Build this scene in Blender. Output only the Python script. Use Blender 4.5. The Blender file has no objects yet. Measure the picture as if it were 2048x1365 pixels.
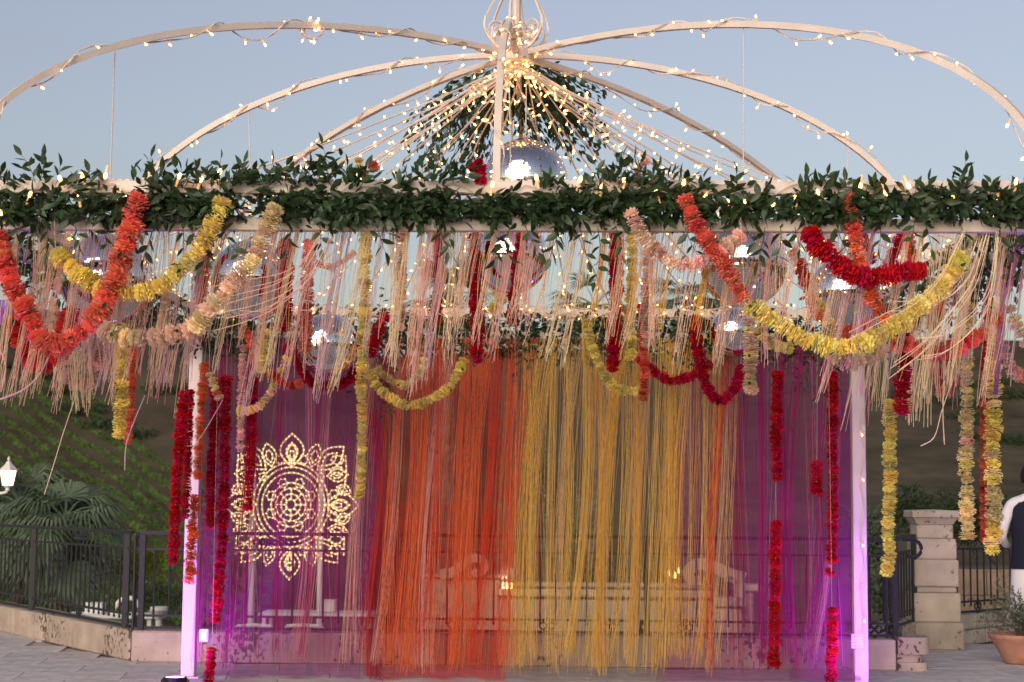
import bpy, bmesh, math, random
from math import sin, cos, pi, sqrt, radians as R
from mathutils import Vector, Matrix, Euler, noise

random.seed(7)
rnd = random.random
uni = random.uniform
sc = bpy.context.scene
C = sc.collection

# ------------------------------------------------------------------ camera
FPX = 3300.0                       # focal length in photo pixels (2048 wide)
CAM = Vector((0, 0, 1.37))
YAW, PITCH, ROLL = math.atan(116/3300), math.atan(324.5/3300), 0.0085
MCAM = (Matrix.Rotation(YAW, 4, 'Z') @ Matrix.Rotation(pi/2 + PITCH, 4, 'X') @ Matrix.Rotation(ROLL, 4, 'Z'))
cd = bpy.data.cameras.new('camera')
cam = bpy.data.objects.new('camera', cd); C.objects.link(cam)
cam.matrix_world = Matrix.Translation(CAM) @ MCAM
cd.sensor_width = 36; cd.lens = FPX/2048*36
cd.clip_end = 4000
cd.dof.use_dof = True; cd.dof.focus_distance = 9.6; cd.dof.aperture_fstop = 4.5
sc.camera = cam

# ------------------------------------------------------------------ world, sun, exposure
W = bpy.data.worlds.new('World'); sc.world = W; W.use_nodes = True
SUN_EL, SUN_ROT = R(3.0), R(200)
nt = W.node_tree
sky = nt.nodes.new('ShaderNodeTexSky'); sky.sky_type = 'NISHITA'; sky.sun_disc = False
sky.sun_elevation = SUN_EL; sky.sun_rotation = SUN_ROT
sky.air_density = 1.0; sky.dust_density = 2.0; sky.ozone_density = 2.0
bg = nt.nodes['Background']; bg.inputs['Strength'].default_value = 0.15
hs = nt.nodes.new('ShaderNodeHueSaturation'); hs.inputs['Saturation'].default_value = .56; hs.inputs['Hue'].default_value = .535
nt.links.new(sky.outputs[0], hs.inputs['Color']); nt.links.new(hs.outputs[0], bg.inputs[0])
sd = bpy.data.lights.new('sun', 'SUN'); sd.energy = 1.25; sd.angle = R(60); sd.color = (1, .84, .74)
so = bpy.data.objects.new('sun', sd); C.objects.link(so)
sdir = Vector((sin(SUN_ROT)*cos(R(16)), cos(SUN_ROT)*cos(R(16)), sin(R(16))))
so.rotation_euler = (-sdir).to_track_quat('-Z', 'Y').to_euler(); so.location = (0, -10, 12)
sc.view_settings.view_transform = 'Standard'; sc.view_settings.look = 'None'
sc.view_settings.exposure = 1.32; sc.view_settings.gamma = 1
sc.render.engine = 'CYCLES'
sc.cycles.use_denoising = True
sc.cycles.max_bounces = 8; sc.cycles.diffuse_bounces = 3; sc.cycles.glossy_bounces = 4
sc.cycles.transparent_max_bounces = 24
sc.cycles.sample_clamp_indirect = 4

# ------------------------------------------------------------------ helpers
def ray(px, py):
    d = Vector(((px-1024)/FPX, -(py-682.5)/FPX, -1))
    return MCAM.to_3x3() @ d
def P(px, py, Y):
    d = ray(px, py); return CAM + d*(Y/d.y)
def MPP(Y): return Y/FPX           # metres per photo pixel at depth Y

MATS = {}
def mat(name, col, rough=.6, metal=0, spec=.3, var=0, noise_s=0, noise_a=0, bump=0, bump_s=40, emit=None, es=0,
        trans=0, alpha=None, hue=0):
    m = bpy.data.materials.new(name); m.use_nodes = True
    n = m.node_tree.nodes; l = m.node_tree.links
    b = n['Principled BSDF']; out = n['Material Output']
    b.inputs['Roughness'].default_value = rough; b.inputs['Metallic'].default_value = metal
    b.inputs['Specular IOR Level'].default_value = spec
    b.inputs['Base Color'].default_value = (*col, 1)
    src = None
    if var or hue or noise_a:
        rgb = n.new('ShaderNodeRGB'); rgb.outputs[0].default_value = (*col, 1); src = rgb.outputs[0]
    if var or hue:
        oi = n.new('ShaderNodeObjectInfo'); h = n.new('ShaderNodeHueSaturation')
        mr = n.new('ShaderNodeMapRange'); mr.inputs[3].default_value = 1-var; mr.inputs[4].default_value = 1+var
        l.new(oi.outputs['Random'], mr.inputs[0]); l.new(mr.outputs[0], h.inputs['Value'])
        wn = n.new('ShaderNodeTexWhiteNoise'); wn.noise_dimensions = '1D'
        l.new(oi.outputs['Random'], wn.inputs['W'])
        mh = n.new('ShaderNodeMapRange'); mh.inputs[3].default_value = .5-hue; mh.inputs[4].default_value = .5+hue
        l.new(wn.outputs[0], mh.inputs[0]); l.new(mh.outputs[0], h.inputs['Hue'])
        l.new(src, h.inputs['Color']); src = h.outputs[0]
    if noise_a:
        tc = n.new('ShaderNodeTexCoord'); nz = n.new('ShaderNodeTexNoise')
        nz.inputs['Scale'].default_value = noise_s; nz.inputs['Detail'].default_value = 6
        l.new(tc.outputs['Object'], nz.inputs['Vector'])
        mr = n.new('ShaderNodeMapRange'); mr.inputs[1].default_value = .3; mr.inputs[2].default_value = .7
        mr.inputs[3].default_value = 1-noise_a; mr.inputs[4].default_value = 1+noise_a
        l.new(nz.outputs[0], mr.inputs[0])
        h = n.new('ShaderNodeHueSaturation'); l.new(mr.outputs[0], h.inputs['Value']); l.new(src, h.inputs['Color']); src = h.outputs[0]
    if src is not None: l.new(src, b.inputs['Base Color'])
    if bump:
        tc = n.new('ShaderNodeTexCoord'); nz = n.new('ShaderNodeTexNoise'); nz.inputs['Scale'].default_value = bump_s
        nz.inputs['Detail'].default_value = 5
        bp = n.new('ShaderNodeBump'); bp.inputs['Strength'].default_value = bump; bp.inputs['Distance'].default_value = .01
        l.new(tc.outputs['Object'], nz.inputs['Vector']); l.new(nz.outputs[0], bp.inputs['Height']); l.new(bp.outputs[0], b.inputs['Normal'])
    if emit:
        b.inputs['Emission Color'].default_value = (*emit, 1); b.inputs['Emission Strength'].default_value = es
    sh = b.outputs[0]
    if trans:
        t = n.new('ShaderNodeBsdfTranslucent'); mx = n.new('ShaderNodeMixShader'); mx.inputs[0].default_value = trans
        if src is not None: l.new(src, t.inputs[0])
        else: t.inputs[0].default_value = (*col, 1)
        l.new(sh, mx.inputs[1]); l.new(t.outputs[0], mx.inputs[2]); sh = mx.outputs[0]
    if alpha is not None:
        tr = n.new('ShaderNodeBsdfTransparent'); mx = n.new('ShaderNodeMixShader'); mx.inputs[0].default_value = alpha
        l.new(tr.outputs[0], mx.inputs[1]); l.new(sh, mx.inputs[2]); sh = mx.outputs[0]
    l.new(sh, out.inputs[0])
    MATS[name] = m; return m

class MB:
    def __init__(s): s.v = []; s.f = []; s.m = []
    def add(s, vs, fs, m=0):
        o = len(s.v); s.v += [tuple(v) for v in vs]
        for f in fs: s.f.append(tuple(i+o for i in f)); s.m.append(m)
    def box(s, a, b, m=0, mtx=None, bev=0):
        x0, y0, z0 = a; x1, y1, z1 = b
        if bev:
            bm = bmesh.new()
            bmesh.ops.create_cube(bm, size=1)
            for v in bm.verts: v.co = Vector(((x0+x1)/2+v.co.x*(x1-x0), (y0+y1)/2+v.co.y*(y1-y0), (z0+z1)/2+v.co.z*(z1-z0)))
            bmesh.ops.bevel(bm, geom=bm.edges[:], offset=bev, segments=1, affect='EDGES')
            bm.verts.index_update()
            vs = [v.co.copy() for v in bm.verts]; fs = [[v.index for v in f.verts] for f in bm.faces]; bm.free()
        else:
            vs = [Vector(p) for p in ((x0,y0,z0),(x1,y0,z0),(x1,y1,z0),(x0,y1,z0),(x0,y0,z1),(x1,y0,z1),(x1,y1,z1),(x0,y1,z1))]
            fs = [(0,3,2,1),(4,5,6,7),(0,1,5,4),(1,2,6,5),(2,3,7,6),(3,0,4,7)]
        if mtx: vs = [mtx @ v for v in vs]
        s.add(vs, fs, m)
    def tube(s, pts, r, n=6, m=0, cap=True, rot=0, up=None):
        pts = [Vector(p) for p in pts]; k = len(pts); vs = []; fs = []
        ref = Vector(up) if up else Vector((0, 0, 1))
        for i, p in enumerate(pts):
            t = (pts[min(i+1, k-1)] - pts[max(i-1, 0)])
            if t.length < 1e-9: t = Vector((0, 0, 1))
            t.normalize()
            a = ref if abs(t.dot(ref)) < .95 else Vector((1, 0, 0))
            u = t.cross(a).normalized(); w = u.cross(t)
            rr = r[i] if isinstance(r, (list, tuple)) else r
            for j in range(n):
                g = rot + 2*pi*j/n; vs.append(p + (u*cos(g) + w*sin(g))*rr)
        for i in range(k-1):
            for j in range(n):
                fs.append((i*n+j, i*n+(j+1) % n, (i+1)*n+(j+1) % n, (i+1)*n+j))
        if cap:
            fs.append(tuple(range(n-1, -1, -1))); fs.append(tuple((k-1)*n+j for j in range(n)))
        s.add(vs, fs, m)
    def lathe(s, prof, n=16, c=(0, 0, 0), m=0):
        vs = []; fs = []; c = Vector(c)
        for (r, z) in prof:
            for j in range(n): vs.append(c + Vector((r*cos(2*pi*j/n), r*sin(2*pi*j/n), z)))
        for i in range(len(prof)-1):
            for j in range(n): fs.append((i*n+j, i*n+(j+1) % n, (i+1)*n+(j+1) % n, (i+1)*n+j))
        s.add(vs, fs, m)
    def mesh(s, name, mats, smooth=False):
        me = bpy.data.meshes.new(name); me.from_pydata(s.v, [], s.f)
        for m in (mats if isinstance(mats, (list, tuple)) else [mats]): me.materials.append(MATS[m] if isinstance(m, str) else m)
        if len(me.materials) > 1: me.polygons.foreach_set('material_index', s.m)
        if smooth: me.polygons.foreach_set('use_smooth', [True]*len(me.polygons))
        me.update(); return me
    def build(s, name, mats, parent=None, smooth=False, kind=None):
        return link(name, s.mesh(name, mats, smooth), parent, kind)

def link(name, me, parent=None, kind=None, mw=None):
    o = bpy.data.objects.new(name, me); C.objects.link(o)
    if parent is not None:
        o.parent = parent
        if parent.type == 'EMPTY': o.matrix_parent_inverse = Matrix.Translation(-parent.location)
    if mw is not None: o.matrix_basis = mw
    if kind: o['kind'] = kind
    return o
def tag(o, label, cat, group=None):
    o['label'] = label; o['category'] = cat
    if group: o['group'] = group
    return o
def thing(name, label, cat, loc=(0, 0, 0), group=None):
    o = bpy.data.objects.new(name, None); C.objects.link(o); o.location = loc; o.empty_display_size = .1
    return tag(o, label, cat, group)
def struct(o): o['kind'] = 'structure'; return o
def spline(pts, n):
    """Catmull-Rom through pts, resampled to n even steps."""
    pts = [Vector(p) for p in pts]
    if len(pts) == 2: return [pts[0].lerp(pts[1], i/(n-1)) for i in range(n)]
    q = [pts[0]*2-pts[1]] + pts + [pts[-1]*2-pts[-2]]; d = []
    for i in range(1, len(q)-2):
        for k in range(12):
            t = k/12; a, b, c, e = q[i-1], q[i], q[i+1], q[i+2]
            d.append(.5*((2*b) + (c-a)*t + (2*a-5*b+4*c-e)*t*t + (3*b-a-3*c+e)*t**3))
    d.append(pts[-1])
    L = [0]
    for i in range(1, len(d)): L.append(L[-1] + (d[i]-d[i-1]).length)
    out = []; j = 0
    for i in range(n):
        s = L[-1]*i/(n-1)
        while j < len(L)-2 and L[j+1] < s: j += 1
        t = (s-L[j])/max(1e-9, L[j+1]-L[j]); out.append(d[j].lerp(d[j+1], min(1, max(0, t))))
    return out
def plen(pts):
    return sum((Vector(pts[i+1])-Vector(pts[i])).length for i in range(len(pts)-1))
def orient(pos, zdir, scale=1, spin=0, sc3=None):
    q = Vector(zdir).to_track_quat('Z', 'Y').to_matrix().to_4x4()
    S = Matrix.Diagonal((*(sc3 or (scale, scale, scale)), 1))
    return Matrix.Translation(pos) @ q @ Matrix.Rotation(spin, 4, 'Z') @ S

# ------------------------------------------------------------------ materials
mat('white_paint', (.60, .52, .47), .45, bump=.15, bump_s=60, noise_s=6, noise_a=.06)
mat('wire', (.62, .52, .46), .6)
mat('bulb_sleeve', (.75, .5, .3), .4, emit=(1, .42, .13), es=.20)
mat('bulb_tip', (1, .9, .7), .3, emit=(1, .46, .10), es=4)
mat('iron', (.020, .019, .021), .6, 0, bump=.3, bump_s=80)
mat('thread', (.6, .5, .4), .9)
# leaves
mat('leaf', (.032, .060, .022), .42, spec=.45, var=.45, hue=.02, trans=.22)
mat('leaf_mass', (.027, .053, .020), .45, spec=.4, noise_s=34, noise_a=.6, trans=.2)
mat('stem', (.06, .07, .03), .7)
mat('palm_leaf', (.10, .14, .085), .55, noise_s=3, noise_a=.4, trans=.15)
mat('palm_trunk', (.11, .08, .06), .9, noise_s=12, noise_a=.5, bump=.8, bump_s=20)
mat('vine_leaf', (.075, .125, .03), .7, noise_s=.25, noise_a=.45, trans=.15)
mat('lemon_leaf', (.17, .20, .02), .5, noise_s=8, noise_a=.4, trans=.3)
mat('bush_leaf', (.03, .05, .018), .6, noise_s=6, noise_a=.5, trans=.15)
mat('olive_leaf', (.14, .17, .12), .5, noise_s=14, noise_a=.35, trans=.15)
mat('bark', (.10, .08, .06), .9, bump=.6, bump_s=30)
FL = {'crimson': (.64, .012, .055), 'red': (.78, .075, .06), 'coral': (.90, .26, .18), 'orange': (.88, .25, .09),
      'peach': (.93, .71, .58), 'blush': (.92, .62, .58), 'yellow': (.93, .79, .27), 'lemon': (.92, .83, .36), 'butter': (.93, .80, .50)}
for k, c in FL.items(): mat('petal_'+k, c, .75, spec=.15, var=.2, hue=.013, trans=.4, noise_s=3, noise_a=.12)
FR = {'cream': (.92, .76, .52), 'salmon': (.90, .55, .49), 'lilac': (.78, .53, .60), 'peachy': (.92, .65, .50), 'mustard': (.90, .55, .11),
      'gold': (.90, .64, .18), 'tan': (.82, .58, .32), 'orangered': (.90, .25, .10), 'scarlet': (.82, .10, .05), 'magenta': (.48, .03, .21), 'pinkish': (.78, .33, .42),
      'wine': (.36, .015, .11)}
for k, c in FR.items(): mat('string_'+k, c, .8, spec=.1, trans=.25)
mat('tulle_purple', (.40, .035, .24), .9, spec=0, trans=.5, alpha=.38)
mat('tulle_violet', (.42, .03, .30), .9, spec=0, trans=.5, alpha=.34)
mat('tulle_red', (.75, .05, .02), .9, spec=0, trans=.5, alpha=.33)
mat('tulle_beige', (.42, .30, .16), .9, spec=0, trans=.5, alpha=.26)
mat('tulle_rose', (.55, .05, .12), .9, spec=0, trans=.5, alpha=.62)
mat('tulle_lilac', (.55, .16, .75), .9, spec=0, trans=.5, alpha=.8)
# mirror
mat('mirror', (.86, .87, .90), .035, 1)
mat('mirror_core', (.03, .03, .035), .6)
mat('steel', (.5, .5, .5), .3, 1)
mat('black_plastic', (.012, .012, .014), .4)
mat('white_plastic', (.75, .72, .72), .35)
mat('lens_purple', (.5, .2, .9), .2, emit=(.45, .12, 1), es=14)
mat('terracotta', (.40, .20, .135), .8, noise_s=9, noise_a=.18, bump=.25, bump_s=30)
mat('soil', (.05, .035, .025), .95, bump=1, bump_s=60)
mat('skin', (.42, .22, .15), .5)
mat('hair', (.012, .009, .008), .6, bump=.8, bump_s=120)
mat('kurta', (.74, .72, .72), .85, bump=.3, bump_s=25)
mat('vest', (.012, .014, .026), .85, bump=.3, bump_s=60)
mat('shoe', (.03, .02, .015), .4)
mat('lamp_glass', (1, .9, .75), .3, emit=(1, .70, .36), es=3.0)
mat('lamp_metal', (.62, .60, .56), .45, bump=.2)
mat('candle_glow', (1, .8, .5), .3, emit=(1, .62, .18), es=4)
mat('garden_white', (.72, .70, .66), .6)
mat('luminaria_paint', (.70, .66, .58), .6)
mat('lumi_bulb', (1, .9, .6), .3, emit=(1, .60, .15), es=1.5)
mat('acrylic', (.85, .85, .9), .1, alpha=.35)

def stone_mat(name, col, pit=.5, scale=26):
    m = mat(name, col, .85, bump=.5, bump_s=24, noise_s=3.5, noise_a=.22, var=.10)
    n = m.node_tree.nodes; l = m.node_tree.links; b = n['Principled BSDF']
    tc = n.new('ShaderNodeTexCoord'); mp = n.new('ShaderNodeMapping'); mp.inputs['Scale'].default_value = (1, 1, .8)
    l.new(tc.outputs['Object'], mp.inputs[0])
    v = n.new('ShaderNodeTexNoise'); v.inputs['Scale'].default_value = scale; v.inputs['Detail'].default_value = 3
    l.new(mp.outputs[0], v.inputs['Vector'])
    big = n.new('ShaderNodeTexNoise'); big.inputs['Scale'].default_value = 1.6; l.new(mp.outputs[0], big.inputs['Vector'])
    ad = n.new('ShaderNodeMath'); ad.operation = 'MULTIPLY_ADD'; ad.inputs[1].default_value = .75; l.new(big.outputs[0], ad.inputs[0]); l.new(v.outputs[0], ad.inputs[2])
    mr = n.new('ShaderNodeMapRange'); mr.inputs[1].default_value = .985; mr.inputs[2].default_value = 1.04; mr.inputs[3].default_value = 0; mr.inputs[4].default_value = pit
    l.new(ad.outputs[0], mr.inputs[0])
    mx = n.new('ShaderNodeMixRGB'); l.new(mr.outputs[0], mx.inputs[0])
    src = b.inputs['Base Color'].links[0].from_socket; l.new(src, mx.inputs[1]); mx.inputs[2].default_value = (.05, .035, .025, 1)
    l.new(mx.outputs[0], b.inputs['Base Color'])
    return m
stone_mat('travertine', (.40, .315, .255), .9)
stone_mat('travertine_pale', (.42, .355, .29), .7)
stone_mat('paver', (.52, .475, .465), .25, 9)
stone_mat('garden_stone', (.45, .36, .27), .4, 14)
stone_mat('stone_tan', (.27, .19, .13), .5)
mat('mortar', (.12, .095, .075), .95)
mat('joint', (.38, .34, .32), .95, noise_s=4, noise_a=.2)

def terrain_mat():
    m = bpy.data.materials.new('hill_ground'); m.use_nodes = True; MATS['hill_ground'] = m
    n = m.node_tree.nodes; l = m.node_tree.links; b = n['Principled BSDF']
    b.inputs['Roughness'].default_value = .95; b.inputs['Specular IOR Level'].default_value = .05
    tc = n.new('ShaderNodeTexCoord'); mp = n.new('ShaderNodeMapping'); mp.inputs['Scale'].default_value = (.006, .013, 0)
    l.new(tc.outputs['Object'], mp.inputs[0])
    nz0 = n.new('ShaderNodeTexNoise'); nz0.inputs['Scale'].default_value = 3; l.new(mp.outputs[0], nz0.inputs['Vector'])
    wr = n.new('ShaderNodeMixRGB'); wr.inputs[0].default_value = .2; l.new(mp.outputs[0], wr.inputs[1]); l.new(nz0.outputs['Color'], wr.inputs[2])
    vo = n.new('ShaderNodeTexVoronoi'); vo.inputs['Scale'].default_value = 1.7; l.new(wr.outputs[0], vo.inputs['Vector'])
    cr = n.new('ShaderNodeValToRGB'); e = cr.color_ramp.elements
    e[0].position = .0; e[0].color = (.115, .082, .058, 1); e[1].position = 1; e[1].color = (.15, .115, .075, 1)
    for p, c in ((.3, (.085, .075, .045)), (.45, (.13, .092, .064)), (.62, (.075, .066, .04)), (.8, (.12, .098, .06))):
        x = e.new(p); x.color = (*c, 1)
    sp = n.new('ShaderNodeSeparateColor'); l.new(vo.outputs['Color'], sp.inputs[0]); l.new(sp.outputs[0], cr.inputs[0])
    nz = n.new('ShaderNodeTexNoise'); nz.inputs['Scale'].default_value = .06; nz.inputs['Detail'].default_value = 10; nz.inputs['Roughness'].default_value = .68
    l.new(tc.outputs['Object'], nz.inputs['Vector'])
    mr = n.new('ShaderNodeMapRange'); mr.inputs[1].default_value = .3; mr.inputs[2].default_value = .7; mr.inputs[3].default_value = .42; mr.inputs[4].default_value = 1.05
    l.new(nz.outputs[0], mr.inputs[0])
    h = n.new('ShaderNodeHueSaturation'); h.inputs['Saturation'].default_value = .92
    l.new(cr.outputs[0], h.inputs['Color']); l.new(mr.outputs[0], h.inputs['Value']); l.new(h.outputs[0], b.inputs['Base Color'])
terrain_mat()

# ------------------------------------------------------------------ terrain and terrace
def lerp_prof(pr, y):
    for i in range(len(pr)-1):
        if y <= pr[i+1][0]:
            t = max(0, (y-pr[i][0])/(pr[i+1][0]-pr[i][0])); t2 = t*t*(3-2*t)*.45+t*.55
            return pr[i][1]+(pr[i+1][1]-pr[i][1])*t2
    return pr[-1][1]
PL = [(10, -1.7), (40, -1.8), (60, -4), (120, -13), (175, -17), (205, -14), (275, 2), (400, 43), (450, 54), (520, 50), (900, 20)]
PR = [(10, -1.7), (40, -1.9), (60, -4), (120, -13), (180, -18), (260, -9), (350, 2), (460, 22), (600, 56), (680, 66), (800, 55), (1500, 20)]
def H(x, y):
    u = 1140+FPX*x/max(y, 1); t = min(1, max(0, (u-380)/900)); t = t*t*(3-2*t)
    z = lerp_prof(PL, y)*(1-t)+lerp_prof(PR, y)*t
    a = min(1, max(0, (y-50)/250))
    return z + a*(6*noise.noise(Vector((x*.008, y*.007, 1.3))) + 1.6*noise.noise(Vector((x*.04, y*.03, 4))))
def hit(px, py):
    d = ray(px, py); d = d/d.y; y = 60
    while y < 800:
        p = CAM+d*y
        if p.z < H(p.x, p.y): return p
        y += 1.5
    return None
m = MB(); ys = [11, 14, 18, 24, 32, 42, 55, 70, 90, 110, 130, 150, 170]+[185+9*i for i in range(60)]+[740, 800, 900, 1050, 1250, 1500]
us = [-.75+1.5*i/110 for i in range(111)]
for y in ys:
    for u in us: m.v.append((u*(y+25), y, H(u*(y+25), y)))
nu = len(us)
for i in range(len(ys)-1):
    for j in range(nu-1):
        m.f.append((i*nu+j, i*nu+j+1, (i+1)*nu+j+1, (i+1)*nu+j)); m.m.append(0)
struct(m.build('hillside', 'hill_ground', smooth=True))

EDGE = [(-8.6, 20.95), (-3.72, 14.2), (2.62, 14.2), (3.55, 16.45), (6.3, 19.5)]
poly = [(-12, -25), (12, -25), (12, 19.5)] + [(x, y+.35) for x, y in reversed(EDGE)] + [(-12, 20.95)]
m = MB(); k = len(poly)
m.add([(x, y, -.012) for x, y in poly]+[(x, y, -2.2) for x, y in poly],
      [tuple(range(k))]+[(i, i+k, (i+1) % k+k, (i+1) % k) for i in range(k)])
terr = struct(m.build('terrace', 'joint'))
# paving slabs near the far edge of the terrace (the part that shows)
pm = MB(); pm.box((-.398, -.298, -.02), (.398, .298, 0), bev=.003)
pme = pm.mesh('paving_slab', 'paver')
def edge_y(x):
    for i in range(len(EDGE)-1):
        if EDGE[i][0] <= x <= EDGE[i+1][0]:
            t = (x-EDGE[i][0])/(EDGE[i+1][0]-EDGE[i][0]); return EDGE[i][1]+(EDGE[i+1][1]-EDGE[i][1])*t
    return 14
rot = Matrix.Rotation(R(9), 4, 'Z')
for i in range(-14, 18):
    for j in range(-4, 14):
        p = rot @ Vector((i*.8+(.4 if j % 2 else 0)-1, 13.4+j*.6, 0))
        if -7.5 < p.x < 5.2 and 11.9 < p.y < edge_y(p.x)+.15:
            link('paving_slab', pme, terr, mw=Matrix.Translation((p.x, p.y, uni(0, .002))) @ rot)

# ------------------------------------------------------------------ stone parapets, railings, pillar
def wall_blocks(name, label, a, b, h, th=.32, blk=.95, mname='travertine', rows=1, coping=0):
    a = Vector((*a, 0)); b = Vector((*b, 0)); d = b-a; L = d.length; ang = math.atan2(d.y, d.x)
    t = thing(name, label, 'wall', a)
    M = Matrix.Translation(a) @ Matrix.Rotation(ang, 4, 'Z')
    q = MB(); q.box((.004, .012, 0), (L-.004, th-.012, h-.01)); link('mortar', q.mesh('mortar', 'mortar'), t, mw=M)
    hz = 0
    for r in range(rows):
        hr = (h-coping)/rows
        x = -uni(0, .3)*(r % 2)
        while x < L-.02:
            w = blk*uni(.8, 1.2); x1 = min(L, x+w)
            if L-x1 < .25: x1 = L
            bm = MB(); bm.box((max(0, x)+.006, 0, hz+.002), (x1-.006, th+uni(-.008, .008), hz+hr-.002), bev=.012)
            bm.v = [tuple(Vector(v)+Vector((0, uni(-.004, .004), uni(-.003, .003)))) for v in bm.v]
            link('stone_block', bm.mesh('stone_block', mname), t, mw=M)
            x = x1
        hz += hr
    if coping:
        bm = MB(); bm.box((0, -.05, hz+.001), (L, th+.05, h), bev=.015); link('coping', bm.mesh('coping', mname), t, mw=M)
    return t
wall_blocks('stone_parapet', 'low pitted travertine parapet running behind the fringe curtain', (-3.72, 14.1), (2.75, 14.1), .262)
wall_blocks('stone_parapet', 'low travertine parapet bending away below the palms', (-8.2, 20.33), (-3.745, 14.16), .262)
wall_blocks('stone_parapet', 'low stone wall rising back to the square pillar', (2.66, 14.5), (3.36, 16.25), .27)
wall_blocks('stone_parapet', 'low two course stone wall beside the potted olive', (3.75, 16.6), (6.2, 19.2), .30, rows=2, blk=.6, mname='travertine_pale')
wall_blocks('stone_parapet', 'weathered tan stone wall behind the iron railing by the man', (4.2, 20.2), (8.2, 20.6), .62, rows=2, blk=.8, mname='stone_tan')
# rounded end block of the front parapet
t = thing('wall_end_block', 'rounded moulded travertine block ending the low parapet', 'stone block', (2.9, 14.1, 0))
def rblock(x0, x1, y0, y1, z0, z1, r, nm):
    b = MB(); n = 10; pts = [(x0, y0), (x1-r, y0)]+[(x1-r+r*sin(pi/2*i/n), y0+r-r*cos(pi/2*i/n)) for i in range(1, n)]+[(x1, y0+r), (x1, y1), (x0, y1)]
    k = len(pts); b.add([(x, y, z0) for x, y in pts]+[(x, y, z1) for x, y in pts], [tuple(range(k-1, -1, -1)), tuple(range(k, 2*k))]+[(i, (i+1) % k, (i+1) % k+k, i+k) for i in range(k)])
    b.build(nm, 'travertine', t)
rblock(2.756, 3.02, 14.10, 14.44, 0, .07, .1, 'plinth'); rblock(2.756, 2.98, 14.12, 14.44, .071, .14, .1, 'waist')
rblock(2.756, 3.04, 14.08, 14.44, .141, .28, .13, 'cap')

def quatrefoil(b, c, ux, r, rad=.008):
    c = Vector(c); ux = Vector(ux); uz = Vector((0, 0, 1))
    for q in range(4):
        d = ux*cos(q*pi/2)*r*.52+uz*sin(q*pi/2)*r*.52
        b.tube([c+d+(ux*cos(g)+uz*sin(g))*r*.40 for g in [2*pi*i/12 for i in range(13)]], rad, 5, cap=False)
def railing(label, a, b, z0=.262, posts=(), ornaments=(), scroll_end=False, zt=1.09, lower=()):
    a = Vector((*a, 0)); b = Vector((*b, 0)); d = (b-a); L = d.length; u = d/L
    t = thing('iron_railing', label, 'railing', a)
    zs = [(z0+.02, .012, 'bottom_rail'), (z0+.12, .011, 'lower_rail'), (zt-.14, .011, 'upper_rail'), (zt, .017, 'handrail')]
    for z, r, nm in zs:
        q = MB(); pts = [a+Vector((0, 0, z)), b+Vector((0, 0, z))]
        q.tube(pts, r*1.25, 4, rot=pi/4); q.build(nm, 'iron', t)
    n = int(L/.132)
    bal = MB(); bal.tube([(0, 0, z0+.10), (0, 0, zt-.13)], .0095, 6); bal.lathe([(.0, -.03), (.014, -.015), (.006, 0)], 6, (0, 0, z0+.10)); bme = bal.mesh('baluster', 'iron')
    for i in range(1, n):
        s = L*i/n
        if any(abs(s-p*L) < .05 for p in posts): continue
        link('baluster', bme, t, mw=Matrix.Translation(a+u*s))
    for p in posts:
        q = MB(); c = a+u*(p*L)
        q.box((-.024, -.024, z0), (.024, .024, zt-.018)); link('post', q.mesh('post', 'iron'), t, mw=Matrix.Translation(c))
        q = MB(); c2 = c-u*.07
        q.tube([c2+Vector((0, 0, z0)), c2+Vector((0, 0, zt-.02))], .012, 5)
        q.build('side_bar', 'iron', t)
        q = MB()
        for zz in (z0+.07, zt-.07):
            for k in range(3): q.tube([c-u*.035+Vector((0, 0, zz))+(u*cos(g)*.03+Vector((0, 0, 1))*sin(g)*.05)*(1-.25*k) for g in [2*pi*i/10 for i in range(11)]], .006, 4, cap=False)
        q.build('scroll_panel', 'iron', t)
    for p in ornaments:
        q = MB(); c = a+u*(p*L)+Vector((0, 0, z0+.07)); quatrefoil(q, c, u, .07); q.build('quatrefoil', 'iron', t)
    for p in lower:
        q = MB(); c = a+u*(p*L)+Vector((0, 0, zt-.07))
        for k in range(7):
            cc = c+u*((k-3)*.055); q.tube([cc+(u*cos(g)+Vector((0, 0, 1))*sin(g))*(.034-.022*i/14) for i, g in enumerate([2.6*2*pi*i/14/1.3+k for i in range(15)])], .0085, 5)
        q.build('scrollwork', 'iron', t)
    if scroll_end:
        q = MB(); e = b+Vector((0, 0, zt))
        pts = [e+u*.02, e+u*.10]+[e+u*(.10+.075*sin(g))+Vector((0, 0, -.075+.075*cos(g))) for g in [pi*1.25*i/10 for i in range(1, 11)]]
        q.tube(pts, .017, 6); q.build('handrail_scroll', 'iron', t)
    return t
railing('dark iron railing behind the hanging fringe curtain, ending in a curled handrail', (-3.70, 14.24), (2.82, 14.24), posts=(.004, .34, .67, .992), ornaments=(.08, .42, .54, .62, .72, .965), scroll_end=True, lower=(.18,))
railing('dark iron railing on the parapet in front of the two palms', (-8.1, 20.4), (-3.80, 14.36), posts=(.30, .63, .985), ornaments=(.47, .82), lower=(.82,))
railing('short iron railing leading back to the square pillar', (2.74, 14.75), (3.36, 16.3), posts=(.98,), ornaments=(.3,))
railing('iron railing between the square pillar and the man', (3.80, 16.75), (6.1, 19.2), z0=.30, posts=(.005,), ornaments=(.16, .45, .7))

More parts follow.
